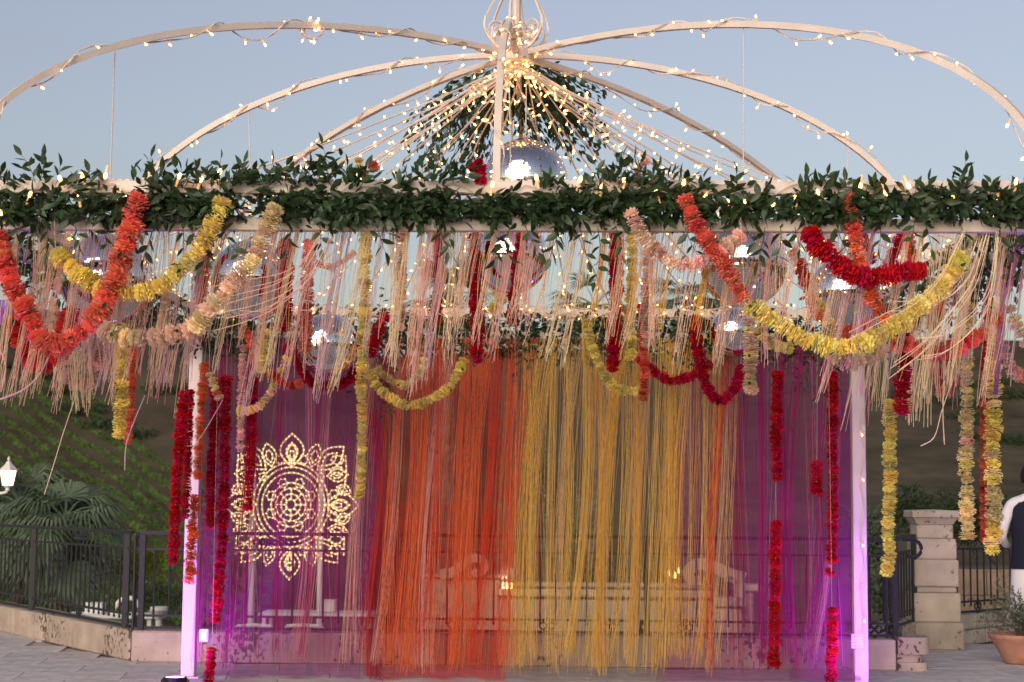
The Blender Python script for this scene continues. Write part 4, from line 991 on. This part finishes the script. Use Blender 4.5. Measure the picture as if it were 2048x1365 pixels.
leafshape(0, -78, -pi/2, 66, 24); leafshape(0, -84, -pi/2, 40, 10); leafshape(0, 86, pi/2, 60, 20); leafshape(0, 92, pi/2, 34, 8)
for sx in (-1, 1):
    leafshape(sx*52, -72, -pi/2+sx*.85, 70, 20); leafshape(sx*40, -78, -pi/2+sx*.25, 48, 14); leafshape(sx*72, -60, -pi/2+sx*1.5, 42, 13)
    leafshape(sx*70, -2, 0 if sx > 0 else pi, 66, 24); leafshape(sx*78, -2, 0 if sx > 0 else pi, 38, 10)
    leafshape(sx*52, 64, pi/2-sx*.75, 66, 19); leafshape(sx*36, 76, pi/2-sx*.25, 44, 12); leafshape(sx*76, 44, pi/2-sx*1.4, 40, 12)
    leafshape(sx*92, -38, pi/2-sx*1.2, 30, 11); leafshape(sx*92, 30, -pi/2+sx*1.2, 30, 11)
    for yy in (-92, -70, 66, 86): lcurve(ell(sx*92, yy, 13, 9, 10), 8, True)
    for yy in (-24, 20): lcurve(ell(sx*86, yy, 9, 9, 8), 8, True)
    lcurve(ell(sx*24, -92, 9, 9, 8), 8, True); lcurve(ell(sx*26, 90, 9, 9, 8), 8, True); lcurve(ell(sx*58, -58, 8, 8, 8), 8, True); lcurve(ell(sx*60, 56, 8, 8, 8), 8, True)
    lcurve([(sx*108, -100), (sx*110, -60), (sx*104, -30)], 9); lcurve([(sx*108, 96), (sx*108, 60), (sx*104, 34)], 9)
fr.build('openwork_frame', 'luminaria_paint', lt); bb.build('bulbs', 'lumi_bulb', lt, kind='stuff')
for px in (506, 643):
    a = P(px, 1100, 24.08); q = MB(); q.tube([Vector((a.x, a.y, H(a.x, a.y))), P(px, 930, 24.08)], .045, 8); q.build('pole', 'garden_white', lt)

def garden_table(label, px, py, Y, w, d, legs=True, round_=False, th=.05):
    c = P(px, py, Y); z0 = H(c.x, c.y); t = thing('garden_table', label, 'table', (c.x, c.y, z0))
    q = MB()
    if round_: q.lathe([(0, c.z-th), (w, c.z-th), (w, c.z), (0, c.z)], 20, (c.x, c.y, 0))
    else: q.box((c.x-w, c.y-d, c.z-th), (c.x+w, c.y+d, c.z), bev=.01)
    q.build('table_top', 'garden_white', t)
    if round_:
        q = MB(); q.lathe([(.28, z0+.001), (.28, z0+.04), (.06, z0+.10), (.045, c.z-th-.15), (.16, c.z-th-.001)], 14, (c.x, c.y, 0)); q.build('pedestal', 'garden_white', t)
    else:
        for sx in (-1, 1):
            for sy in (-1, 1):
                q = MB(); q.box((c.x+sx*(w-.08)-.03, c.y+sy*(d-.08)-.03, z0), (c.x+sx*(w-.08)+.03, c.y+sy*(d-.08)+.03, c.z-th-.001)); q.build('leg', 'garden_white', t)
    return t
garden_table('long pale garden table seen below the lemon tree', 225, 1228, 26, .75, .4)
garden_table('pale round pedestal table beside the long garden table', 318, 1214, 25, .13, .13, round_=True)
garden_table('white garden table behind the strings near the light panel', 640, 1224, 26, .9, .4)
t = thing('flower_box', 'white planter box standing on the long garden table', 'planter', P(190, 1227, 26)); c = P(190, 1218, 26)
q = MB(); q.box((c.x-.14, c.y-.12, c.z-.075), (c.x+.14, c.y+.12, c.z+.10), bev=.012); q.build('box', 'garden_white', t)
t = thing('arch_ornament', 'pale arched ornament standing on the long garden table', 'ornament', P(255, 1227, 26)); c = P(255, 1228, 25.9)
q = MB(); q.tube([c+Vector((.21*cos(g), 0, .25*sin(g))) for g in [pi*i/16 for i in range(17)]], .035, 8); q.build('arch', 'garden_white', t)
q = MB(); q.box((c.x-.26, c.y-.06, c.z-.014), (c.x+.26, c.y+.06, c.z+.012)); q.build('base', 'garden_white', t)
t = thing('storage_box', 'white box standing on the table near the light panel', 'box', P(655, 1224, 26)); c = P(655, 1224, 26)
q = MB(); q.box((c.x-.13, c.y-.1, c.z+.001), (c.x+.13, c.y+.1, c.z+.16), bev=.01); q.build('body', 'garden_white', t)
q = MB(); q.box((c.x-.135, c.y-.105, c.z+.161), (c.x+.135, c.y+.105, c.z+.19), bev=.006); q.build('lid', 'garden_white', t)
def chair(px, lab):
    c = P(px, 1250, 20); z0 = H(c.x, c.y); t = thing('garden_chair', lab, 'chair', (c.x, c.y, z0), 'white garden chairs by the light panel')
    zt = c.z; zs = zt-.42; w = .20
    q = MB(); q.box((c.x-w, c.y-.2, zs-.03), (c.x+w, c.y+.2, zs), bev=.01); q.build('seat', 'garden_white', t)
    q = MB(); q.tube([(c.x-w-.02, c.y-.2, zt-.03), (c.x-w, c.y-.22, zt), (c.x, c.y-.24, zt+.015), (c.x+w, c.y-.22, zt), (c.x+w+.02, c.y-.2, zt-.03)], .022, 6); q.build('top_rail', 'garden_white', t)
    for k in range(7):
        x = c.x-w*.85+k*w*1.7/6; q = MB(); q.tube([(x, c.y-.2, zs), (x, c.y-.225, zt)], .009, 5); q.build('spindle', 'garden_white', t)
    for sx in (-1, 1):
        for sy in (-1, 1): q = MB(); q.tube([(c.x+sx*w*.85, c.y+sy*.17, zs-.03), (c.x+sx*w, c.y+sy*.2, z0)], .015, 5); q.build('leg', 'garden_white', t)
chair(515, 'white spindle back chair below the light panel'); chair(614, 'white spindle back chair beside the table by the light panel')
# carved stone fountain wall seen through the gold strings
ft_ = thing('stone_fountain', 'carved pale stone fountain wall with scrolls seen through the golden strings', 'fountain', gp(1180, 19, GZ))
def fbox(nm, x0, y0, x1, y1, Y, d, bev=.015):
    a = P(x0, y0, Y); b_ = P(x1, y1, Y); q = MB(); zb = min(a.z, b_.z); zt = max(a.z, b_.z)
    q.box((a.x, Y, zb), (b_.x, Y+d, zt), bev=bev); q.build(nm, 'garden_stone', ft_)
fbox('basin_wall', 1000, 1198, 1430, 1480, 19, .4); fbox('cornice', 992, 1178, 1436, 1197.5, 18.95, .5); fbox('frieze', 1000, 1166, 1428, 1177.5, 19, .4)
fbox('side_wall', 848, 1158, 998, 1480, 19.1, .4); fbox('wall_cap', 842, 1150, 1004, 1157.5, 19.05, .5)
fbox('end_pier', 1432, 1216, 1486, 1480, 18.8, .35); fbox('pier_cap', 1424, 1196, 1494, 1215.5, 18.75, .45); fbox('end_slab', 1470, 1170, 1524, 1184, 18.9, .4); fbox('end_bracket', 1480, 1184.5, 1508, 1300, 18.95, .3)
def scroll(nm, pts, w, Y):
    q = MB(); base = spline([P(x, y, Y) for x, y in pts], 30); vs = []; fs = []
    for i, p in enumerate(base):
        tg = (base[min(29, i+1)]-base[max(0, i-1)]).normalized(); nn = Vector((-tg.z, 0, tg.x)); ww = w*MPP(Y)*.5*(1-.35*i/29)
        vs += [p+nn*ww, p-nn*ww, p-nn*ww+Vector((0, .28, 0)), p+nn*ww+Vector((0, .28, 0))]
    for i in range(29):
        for j in range(4): fs.append((i*4+j, i*4+(j+1) % 4, i*4+4+(j+1) % 4, i*4+4+j))
    fs += [(0, 1, 2, 3), (119, 118, 117, 116)]; q.add(vs, fs); q.build(nm, 'garden_stone', ft_)
scroll('scroll', [(880, 1150), (905, 1145), (925, 1128), (945, 1117), (965, 1122), (968, 1140), (955, 1148), (945, 1140)], 20, 18.95)
scroll('scroll', [(1490, 1160), (1465, 1152), (1440, 1140), (1415, 1130), (1395, 1130), (1378, 1145), (1384, 1162), (1400, 1160)], 28, 18.9)
scroll('scroll', [(1480, 1195), (1482, 1165), (1468, 1148), (1448, 1150)], 18, 18.85)
t = thing('glass_lantern', 'glowing glass dome lantern standing on the stone fountain wall', 'lantern', P(1010, 1178, 18.9)); c = P(1014, 1165, 18.85)
q = MB(); q.lathe([(0, 0), (.05, 0), (.075, .03), (.085, .09), (.07, .15), (.03, .19), (0, .2)], 14, c); q.build('dome', 'acrylic', t, True)
q = MB(); q.lathe([(0, .004), (.028, .004), (.028, .02), (.006, .035), (0, .06)], 10, c+Vector((-.03, -.02, .04))); q.build('flame', 'candle_glow', t)
q = MB(); q.lathe([(0, -.07), (.06, -.07), (.06, -.03), (.05, -.002), (0, -.001)], 12, c); q.build('base', 'candle_glow', t)
t = thing('candle_cluster', 'small cluster of lit candles near the fountain scroll', 'candles', P(1352, 1160, 18.9)); 
for px, py in ((1350, 1146), (1358, 1136), (1338, 1142)):
    p = P(px, py, 18.88); q = MB(); q.lathe([(0, -.06), (.012, -.06), (.012, -.01), (.004, 0), (0, .022)], 8, p); q.build('candle', 'candle_glow', t)

# lantern lamp on the left
t = thing('street_lamp', 'lit white lantern on a curved arm of a lamp post', 'street lamp', gp(-62, 17.5, 0))
def LL(px, py): return P(px, py, 17.5)
c = LL(16, 962); s1 = MPP(17.5)
for i in range(6):
    a0 = 2*pi*i/6; a1 = 2*pi*(i+1)/6
    q = MB(); q.add([c+Vector((10*s1*cos(a0), 10*s1*sin(a0), -9*s1)), c+Vector((10*s1*cos(a1), 10*s1*sin(a1), -9*s1)), c+Vector((16*s1*cos(a1), 16*s1*sin(a1), 20*s1)), c+Vector((16*s1*cos(a0), 16*s1*sin(a0), 20*s1))], [(0, 1, 2, 3)]); q.build('pane', 'lamp_glass', t)
    q = MB(); q.tube([c+Vector((10.3*s1*cos(a0), 10.3*s1*sin(a0), -10*s1)), c+Vector((16.4*s1*cos(a0), 16.4*s1*sin(a0), 21*s1))], .006, 4); q.build('glazing_bar', 'lamp_metal', t)
q = MB(); q.lathe([(18.5*s1, 20*s1), (19*s1, 22*s1), (13*s1, 28*s1), (7*s1, 34*s1), (5*s1, 38*s1), (2*s1, 40*s1), (3.5*s1, 44*s1), (0, 50*s1)], 6, c); q.build('roof', 'lamp_metal', t)
q = MB(); q.lathe([(10.5*s1, -9*s1), (8*s1, -12*s1), (4*s1, -15*s1), (5*s1, -19*s1), (0, -21*s1)], 10, c); q.build('collar', 'lamp_metal', t)
q = MB(); q.tube(spline([LL(16, 979), LL(13, 984), LL(0, 987), LL(-20, 984), LL(-45, 990), LL(-62, 1000)], 16), .016, 6); q.build('arm', 'lamp_metal', t)
q = MB(); b0 = gp(-62, 17.5, 0); q.lathe([(.10, 0), (.10, .25), (.05, .4), (.04, 1.5), (.05, 1.55), (0, 1.7)], 10, b0); q.build('pole', 'lamp_metal', t)

# palms
def palm(label, px, ycrown, Y, rad, nfr, tr=.11, group='palms beyond the railing', droop=1.0, lean=0):
    c = P(px, ycrown, Y); bx = c.x+lean; zb = H(bx, c.y); t = thing('palm_tree', label, 'palm tree', (bx, c.y, zb), group)
    q = MB(); n = 26; pts = []; rr = []
    for i in range(n):
        s = i/(n-1); pts.append(Vector((bx, c.y, zb)).lerp(c, s)); rr.append(tr*(1.15-.25*s)*(1+.10*(i % 2)))
    q.tube(pts, rr, 9); q.build('trunk', 'palm_trunk', t)
    for i in range(nfr):
        a = uni(0, 2*pi); el = uni(-.9, 1.35)*(1 if i > nfr*.3 else .6); d = Vector((cos(a)*cos(el), sin(a)*cos(el), sin(el))); q = MB()
        Ls = rad*uni(.45, .62); pt = [c+d*Ls*s-Vector((0, 0, droop*.25*Ls*s*s)) for s in (0, .5, 1)]
        q.tube(pt, [.014, .010, .007], 4)
        tip = pt[-1]; f = (pt[2]-pt[1]).normalized(); side = f.cross(Vector((0, 0, 1)));
        if side.length < .05: side = Vector((1, 0, 0))
        side.normalize(); up = side.cross(f)
        for k in range(26):
            g = (k/25-.5)*2*1.75; dd = (f*cos(g)+side*sin(g)+up*.12*uni(-1, 1)).normalized(); LL_ = rad*.58*(.55+.45*cos(g*.6))*uni(.9, 1.05)
            w = up.cross(dd).normalized()*rad*.016
            m1 = tip+dd*LL_*.55-Vector((0, 0, .03*LL_)); e = tip+dd*LL_-Vector((0, 0, droop*.30*LL_))
            q.add([tip-w*.3, tip+w*.3, m1+w, m1-w, e], [(0, 1, 2, 3), (3, 2, 4)])
        q.build('frond', 'palm_leaf', t)
palm('bushy fan palm with a rough trunk in front of the vineyard', 132, 1035, 20.5, .95, 40, .085, droop=1.4)
palm('fan palm partly cut off beside the lit lantern', 42, 1010, 21.5, 1.0, 34, .085, droop=1.4)
palm('tall palm behind the back beam left of the middle', 893, 592, 27, 1.0, 26, .13, lean=.1)
palm('tall palm behind the gold strings with its crown above the back beam', 1190, 612, 29, .9, 24, .12)
palm('tall palm whose crown shows below the right mirror ball', 1382, 596, 28, .95, 26, .13, lean=-.2)

def leaf_shrub(name, label, cat, c, rx, ry, rz, n, size, mname, trunk=True, group=None, simple=True, lobes=7):
    zb = H(c.x, c.y); t = thing(name, label, cat, (c.x, c.y, zb), group); q = MB()
    lb = [(Vector((uni(-.6, .6)*rx, uni(-.6, .6)*ry, uni(-.5, .6)*rz)), uni(.35, .6)) for _ in range(lobes)]
    for i in range(n):
        o, s = random.choice(lb); d = Vector((random.gauss(0, 1), random.gauss(0, 1), random.gauss(0, 1))).normalized()*(rnd()**.4)*s
        p = c+o+Vector((d.x*rx, d.y*ry, d.z*rz)); mass_leaf(q, p, (d.x+uni(-.6, .6), d.y+uni(-.6, .6), d.z+uni(-.6, .6)), size*uni(.6, 1.2), simple)
    q.build('crown', mname, t)
    if trunk:
        q = MB(); q.tube([Vector((c.x, c.y, zb)), c-Vector((.03, 0, rz*.3))], [.05, .03], 6)
        for k in range(5):
            o, s = lb[k % len(lb)]; q.tube([c-Vector((0, 0, rz*.6)), c+o*.8], [.022, .008], 5)
        q.build('trunk', 'bark', t)
leaf_shrub('lemon_tree', 'small yellow green citrus tree behind the left railing', 'tree', P(275, 1128, 22), .42, .4, .36, 900, .075, 'lemon_leaf')
leaf_shrub('shrub', 'dark low shrub under the citrus tree', 'shrub', P(330, 1195, 30), .9, .5, .35, 1600, .07, 'bush_leaf', False)
leaf_shrub('shrub', 'dark shrub among the palm trunks', 'shrub', P(90, 1150, 30), 1.4, .6, .55, 2200, .09, 'bush_leaf', False)
leaf_shrub('shrub', 'dark rounded shrub behind the railing near the man', 'shrub', P(1955, 1030, 22), .75, .6, .62, 3200, .07, 'bush_leaf', False)
leaf_shrub('shrub', 'dark shrub behind the square pillar', 'shrub', P(1850, 1030, 23), .55, .5, .5, 1700, .08, 'bush_leaf', False)
leaf_shrub('shrub', 'feathery green shrub behind the curled handrail', 'shrub', P(1755, 1130, 19), .40, .3, .65, 1500, .09, 'palm_leaf', False)
leaf_shrub('shrub', 'bare looking bush behind the golden strings', 'shrub', P(1140, 1010, 24), .7, .5, .9, 700, .06, 'olive_leaf')
leaf_shrub('shrub', 'low dark planting behind the purple tulle by the fountain', 'shrub', P(1240, 1150, 21), 1.2, .4, .22, 1500, .06, 'bush_leaf', False)

# vineyard rows on the far slope
def inside(px, py):
    return py > 745+.28*px and py > 630+.84*px-40 or (py > 745 and px < 150)
c_ = 0
for k in range(34):
    y0 = 250+k*33; seg = []
    for i in range(70):
        px = -120+i*9.5; py = y0+.68*px+6*sin(i*.3)
        if py < 735+.32*max(0, px) or py > 1275: continue
        if py < 640+.83*px: continue
        p = hit(px, py)
        if p: seg.append(p)
    if len(seg) < 4: continue
    t = MB(); L = plen(seg); sp = spline(seg, max(6, int(L/.5)))
    for p in sp:
        if rnd() < .05: continue
        z = H(p.x, p.y)
        for j in range(20):
            o = Vector((random.gauss(0, .35), random.gauss(0, .25), uni(0, .85)+.05)); mass_leaf(t, Vector((p.x, p.y, z))+o, (uni(-1, 1), uni(-1, .4), uni(-.6, 1)), uni(.35, .65), True)
    o = t.build('vine_row', 'vine_leaf'); tag(o, 'row of green grapevines running down the far slope', 'vine row', 'vineyard rows on the far slope'); c_ += 1
# scattered scrub and hedge lines on the hills
def scrub(label, pts, n, size, spread):
    q = MB()
    for i in range(n):
        a = random.choice(pts); p = hit(a[0]+random.gauss(0, spread), a[1]+random.gauss(0, spread*.10))
        if not p: continue
        for j in range(16):
            d = Vector((random.gauss(0, .8), random.gauss(0, .8), uni(0, 1.3)))*size; mass_leaf(q, p+d, (uni(-1, 1), uni(-1, 1), uni(-.5, 1)), size*.75, True)
    o = q.build('hillside_scrub', 'bush_leaf'); o['kind'] = 'stuff'; tag(o, label, 'scrub')
scrub('dark line of distant scrub across the brown fields on the right', [(1760, 792), (1810, 800), (1860, 806), (1900, 812), (1960, 818), (2010, 800), (2040, 790), (1930, 778), (1990, 770), (1950, 850), (1960, 880), (1940, 840), (2020, 885), (2048, 890)], 260, 1.6, 20)
scrub('dark scrub above the vineyard on the left hill', [(20, 690), (60, 700), (20, 740), (110, 790), (160, 830), (210, 860), (330, 790), (100, 760), (250, 880)], 200, 1.4, 26)

# ------------------------------------------------------------------ potted olive
pc = P(2046, 1297, 14.9); pc = Vector((pc.x, 14.9, 0))
t = thing('plant_pot', 'wide terracotta bowl holding a young olive bush', 'flower pot', pc)
q = MB(); q.lathe([(0, .003), (.15, .003), (.165, .02), (.21, .10), (.262, .19), (.285, .225), (.292, .235), (.292, .262), (.27, .262), (.262, .24), (.255, .222)], 36, pc); q.build('bowl', 'terracotta', t, True)
q = MB(); q.lathe([(0, .235), (.12, .232), (.258, .222)], 24, pc); q.build('soil', 'soil', t)
t = thing('olive_bush', 'small grey green olive bush growing in the terracotta bowl', 'plant', pc+Vector((0, 0, .235)))
st = MB(); lf = MB(); nl = 0
for i in range(34):
    a = uni(0, 2*pi); sp_ = uni(.12, .42); hgt = uni(.22, .50)-sp_*.15
    base = pc+Vector((uni(-.06, .06), uni(-.06, .06), .23)); e = pc+Vector((cos(a)*sp_, sin(a)*sp_, .25+hgt))
    if i < 4: e = pc+Vector((-.52+.08*i, uni(-.2, .1), .27+.10*i))
    pa = spline([base, base.lerp(e, .5)+Vector((0, 0, .07)), e], 12); st.tube(pa, [.006*(1-.7*j/11) for j in range(12)], 4)
    for j in range(3, 12):
        for k in range(4):
            d = (pa[j]-pa[j-1]).normalized()*.8+Vector((uni(-1, 1), uni(-1, 1), uni(-.6, .8))); mass_leaf(lf, pa[j]+Vector((uni(-.015, .015),)*3), d, uni(.028, .048), True)
st.build('branches', 'bark', t); lf.build('foliage', 'olive_leaf', t, kind='stuff')

# ------------------------------------------------------------------ the man at the right
def skin_mesh(name, joints, edges, mname, parent, sub=2, root=0):
    me = bpy.data.meshes.new(name); me.from_pydata([j[0] for j in joints], edges, [])
    o = bpy.data.objects.new(name, me); C.objects.link(o)
    md = o.modifiers.new('s', 'SKIN'); md.use_smooth_shade = True
    ly = me.skin_vertices[0] if me.skin_vertices else None
    if ly is None:
        bpy.context.view_layer.objects.active = o; bpy.ops.mesh.customdata_skin_add(); ly = me.skin_vertices[0]
    for i, j in enumerate(joints): ly.data[i].radius = j[1]; ly.data[i].use_root = (i == root)
    md2 = o.modifiers.new('u', 'SUBSURF'); md2.levels = sub; md2.render_levels = sub
    dg = bpy.context.evaluated_depsgraph_get(); nm = bpy.data.meshes.new_from_object(o.evaluated_get(dg))
    bpy.data.objects.remove(o); nm.materials.clear(); nm.materials.append(MATS[mname]); nm.polygons.foreach_set('use_smooth', [True]*len(nm.polygons))
    return link(name, nm, parent)
mx, my = P(2062, 1007, 15.7).x, 15.7
mp = thing('person', 'man seen from behind in white kurta and dark waistcoat beside the railing', 'person', (mx, my, 0))
def B(x, y, z): return Vector((mx+x, my+y, z))
# body: pelvis, torso, neck, head core, arms, legs  (facing away and to the right)
J = [(B(0, 0, .93), (.155, .11)), (B(0, 0, 1.12), (.15, .105)), (B(.0, 0, 1.32), (.175, .11)), (B(0, .0, 1.43), (.12, .085)), (B(.0, .01, 1.50), (.055, .058)), (B(.01, .02, 1.56), (.06, .065)),
     (B(-.19, 0, 1.40), (.062, .065)), (B(-.255, .0, 1.22), (.052, .054)), (B(-.27, .03, 1.10), (.044, .046)), (B(-.20, .17, 1.02), (.036, .038)), (B(-.15, .26, 1.01), (.027, .03)),
     (B(.19, 0, 1.40), (.062, .065)), (B(.255, .02, 1.22), (.052, .054)), (B(.26, .05, 1.10), (.044, .046)), (B(.19, .18, 1.04), (.036, .038)), (B(.14, .27, 1.04), (.027, .03)),
     (B(-.09, 0, .85), (.098, .10)), (B(-.11, .01, .48), (.066, .072)), (B(-.115, -.01, .10), (.045, .05)), (B(.09, 0, .85), (.098, .10)), (B(.11, .02, .48), (.066, .072)), (B(.115, .02, .10), (.045, .05)),
     (B(-.125, .12, .045), (.042, .032)), (B(.125, .15, .045), (.042, .032))]
E = [(0, 1), (1, 2), (2, 3), (3, 4), (4, 5), (3, 6), (6, 7), (7, 8), (8, 9), (9, 10), (3, 11), (11, 12), (12, 13), (13, 14), (14, 15), (0, 16), (16, 17), (17, 18), (18, 22), (0, 19), (19, 20), (20, 21), (21, 23)]
skin_mesh('body', J, E, 'kurta', mp)
# head with face turned to the right and away
hd = MB(); hc = B(.015, .025, 1.66); n1, n2 = 18, 24; fdir = Vector((.85, .53, 0)); fs_ = Vector((-.53, .85, 0))
vs = []; fs = []; ms = []
for i in range(n1+1):
    th = pi*i/n1
    for j in range(n2):
        ph = 2*pi*j/n2; x = sin(th)*cos(ph); y = sin(th)*sin(ph); z = cos(th)
        f = .098*x; s_d = .076*y; zz = .118*z
        if z < -.2: f += .012*max(0, x); s_d *= 1-.25*(-.2-z); f *= 1-.12*(-.2-z)
        nose = math.exp(-((y/.16)**2+((z+.10)/.20)**2)) if x > .5 else 0
        f += .026*nose; eye = math.exp(-(((abs(y)-.36)/.16)**2+((z-.06)/.12)**2)) if x > .5 else 0; f -= .010*eye
        mouth = math.exp(-((y/.3)**2+((z+.50)/.08)**2)) if x > .3 else 0; f += .006*mouth
        vs.append(hc+fdir*f+fs_*s_d+Vector((0, 0, zz)))
for i in range(n1):
    for j in range(n2):
        fs.append((i*n2+j, (i+1)*n2+j, (i+1)*n2+(j+1) % n2, i*n2+(j+1) % n2))
hd.add(vs, fs); ho = hd.build('head', 'skin', mp, True)
hr = MB(); vs = []; keep = []
for i in range(n1+1):
    th = pi*i/n1
    for j in range(n2):
        ph = 2*pi*j/n2; x = sin(th)*cos(ph); y = sin(th)*sin(ph); z = cos(th); k = 1.09+.02*noise.noise(Vector((x*6, y*6, z*6)))
        vs.append(hc+fdir*(.098*x*k-.004)+fs_*.077*y*k+Vector((0, 0, .121*z*k+.006)))
        keep.append((x < .72 and z > .35+.0) or (x < .25 and z > -.05) or (x < -.25 and z > -.62))
fs = [f for f in [(i*n2+j, (i+1)*n2+j, (i+1)*n2+(j+1) % n2, i*n2+(j+1) % n2) for i in range(n1) for j in range(n2)] if sum(keep[q_] for q_ in f) >= 3]
hr.add(vs, fs); hr.build('hair', 'hair', mp, True)
br = MB(); vs = []; keep = []
for i in range(n1+1):
    th = pi*i/n1
    for j in range(n2):
        ph = 2*pi*j/n2; x = sin(th)*cos(ph); y = sin(th)*sin(ph); z = cos(th)
        vs.append(hc+fdir*(.104*x+(.016 if x > .3 else 0))+fs_*.073*y+Vector((0, 0, .126*z)))
        keep.append(x > -.05 and -.95 < z < -.42 or (x > -.05 and abs(y) > .7 and z < -.1 and z > -.95))
fs = [f for f in [(i*n2+j, (i+1)*n2+j, (i+1)*n2+(j+1) % n2, i*n2+(j+1) % n2) for i in range(n1) for j in range(n2)] if sum(keep[q_] for q_ in f) >= 3]
br.add(vs, fs); br.build('beard', 'hair', mp, True)
for sgn in (-1, 1):
    e = MB(); c = hc+fs_*.078*sgn-fdir*.005+Vector((0, 0, -.008)); e.tube([c+Vector((0, 0, .032)), c+fs_*.012*sgn+Vector((0, 0, .012)), c+fs_*.008*sgn-Vector((0, 0, .03))], [.008, .016, .007], 7); e.build('ear', 'skin', mp, True)
nk = MB(); nk.tube([B(0, .01, 1.44), B(.01, .02, 1.60)], [.058, .054], 12); nk.build('neck', 'skin', mp, True)
# waistcoat: shell round torso
def ring(z, rx, ry, cy=0, n=26): return [B(rx*cos(2*pi*i/n), cy+ry*sin(2*pi*i/n), z) for i in range(n)]
def shell(nm, rings, mname, cap=False):
    q = MB(); n = len(rings[0]); vs = [v for r_ in rings for v in r_]; fs = [(i*n+j, i*n+(j+1) % n, (i+1)*n+(j+1) % n, (i+1)*n+j) for i in range(len(rings)-1) for j in range(n)]
    q.add(vs, fs); return q.build(nm, mname, mp, True)
shell('waistcoat', [ring(.80, .205, .150), ring(.86, .20, .148), ring(1.0, .185, .138), ring(1.12, .182, .135), ring(1.25, .195, .14), ring(1.36, .20, .135), ring(1.42, .175, .115), ring(1.455, .115, .088), ring(1.485, .072, .075)], 'vest')
shell('kurta_skirt', [ring(1.02, .178, .13), ring(.8, .195, .142), ring(.6, .205, .15), ring(.45, .215, .155), ring(.42, .213, .153)], 'kurta')
for sg, wx_, wy_, wz_ in ((-1, -.15, .26, 1.01), (1, .14, .27, 1.04)):
    w0 = B(wx_, wy_, wz_); dd = Vector((-.35*sg*1, .8, .1)).normalized(); dd = Vector((.5 if sg < 0 else -.3, .8, 0)).normalized(); sd_ = dd.cross(Vector((0, 0, 1))).normalized()
    J2 = [(w0-dd*.02, (.026, .022)), (w0+dd*.05, (.036, .018)), (w0+dd*.085, (.036, .015))]; E2 = [(0, 1), (1, 2)]
    for fi in range(4):
        o = sd_*(fi-1.5)*.018; L_ = (.066, .078, .072, .056)[fi]; b_ = len(J2)
        J2 += [(w0+dd*.10+o*1.1, (.0095, .009)), (w0+dd*(.10+L_*.55)+o*1.15-Vector((0, 0, .012)), (.0085, .0085)), (w0+dd*(.10+L_*.9)+o*1.1-Vector((0, 0, .036)), (.0075, .0075))]; E2 += [(2, b_), (b_, b_+1), (b_+1, b_+2)]
    b_ = len(J2); J2 += [(w0+dd*.05+sd_*.036, (.011, .011)), (w0+dd*.085+sd_*.054-Vector((0, 0, .01)), (.0095, .0095)), (w0+dd*.115+sd_*.052-Vector((0, 0, .02)), (.008, .008))]; E2 += [(1, b_), (b_, b_+1), (b_+1, b_+2)]
    skin_mesh('hand', J2, E2, 'skin', mp, 1)
for sx, y0 in ((-1, 0.0), (1, .03)):
    q = MB(); q.lathe([(.001, .004), (.048, .006), (.05, .03), (.042, .06), (.03, .085), (.001, .09)], 14, (0, 0, 0)); M = Matrix.Translation(B(sx*.12, y0+.06, 0)) @ Matrix.Diagonal((1, 2.7, 1, 1))
    q.v = [tuple(M @ Vector(v)) for v in q.v]; q.build('shoe', 'shoe', mp, True)
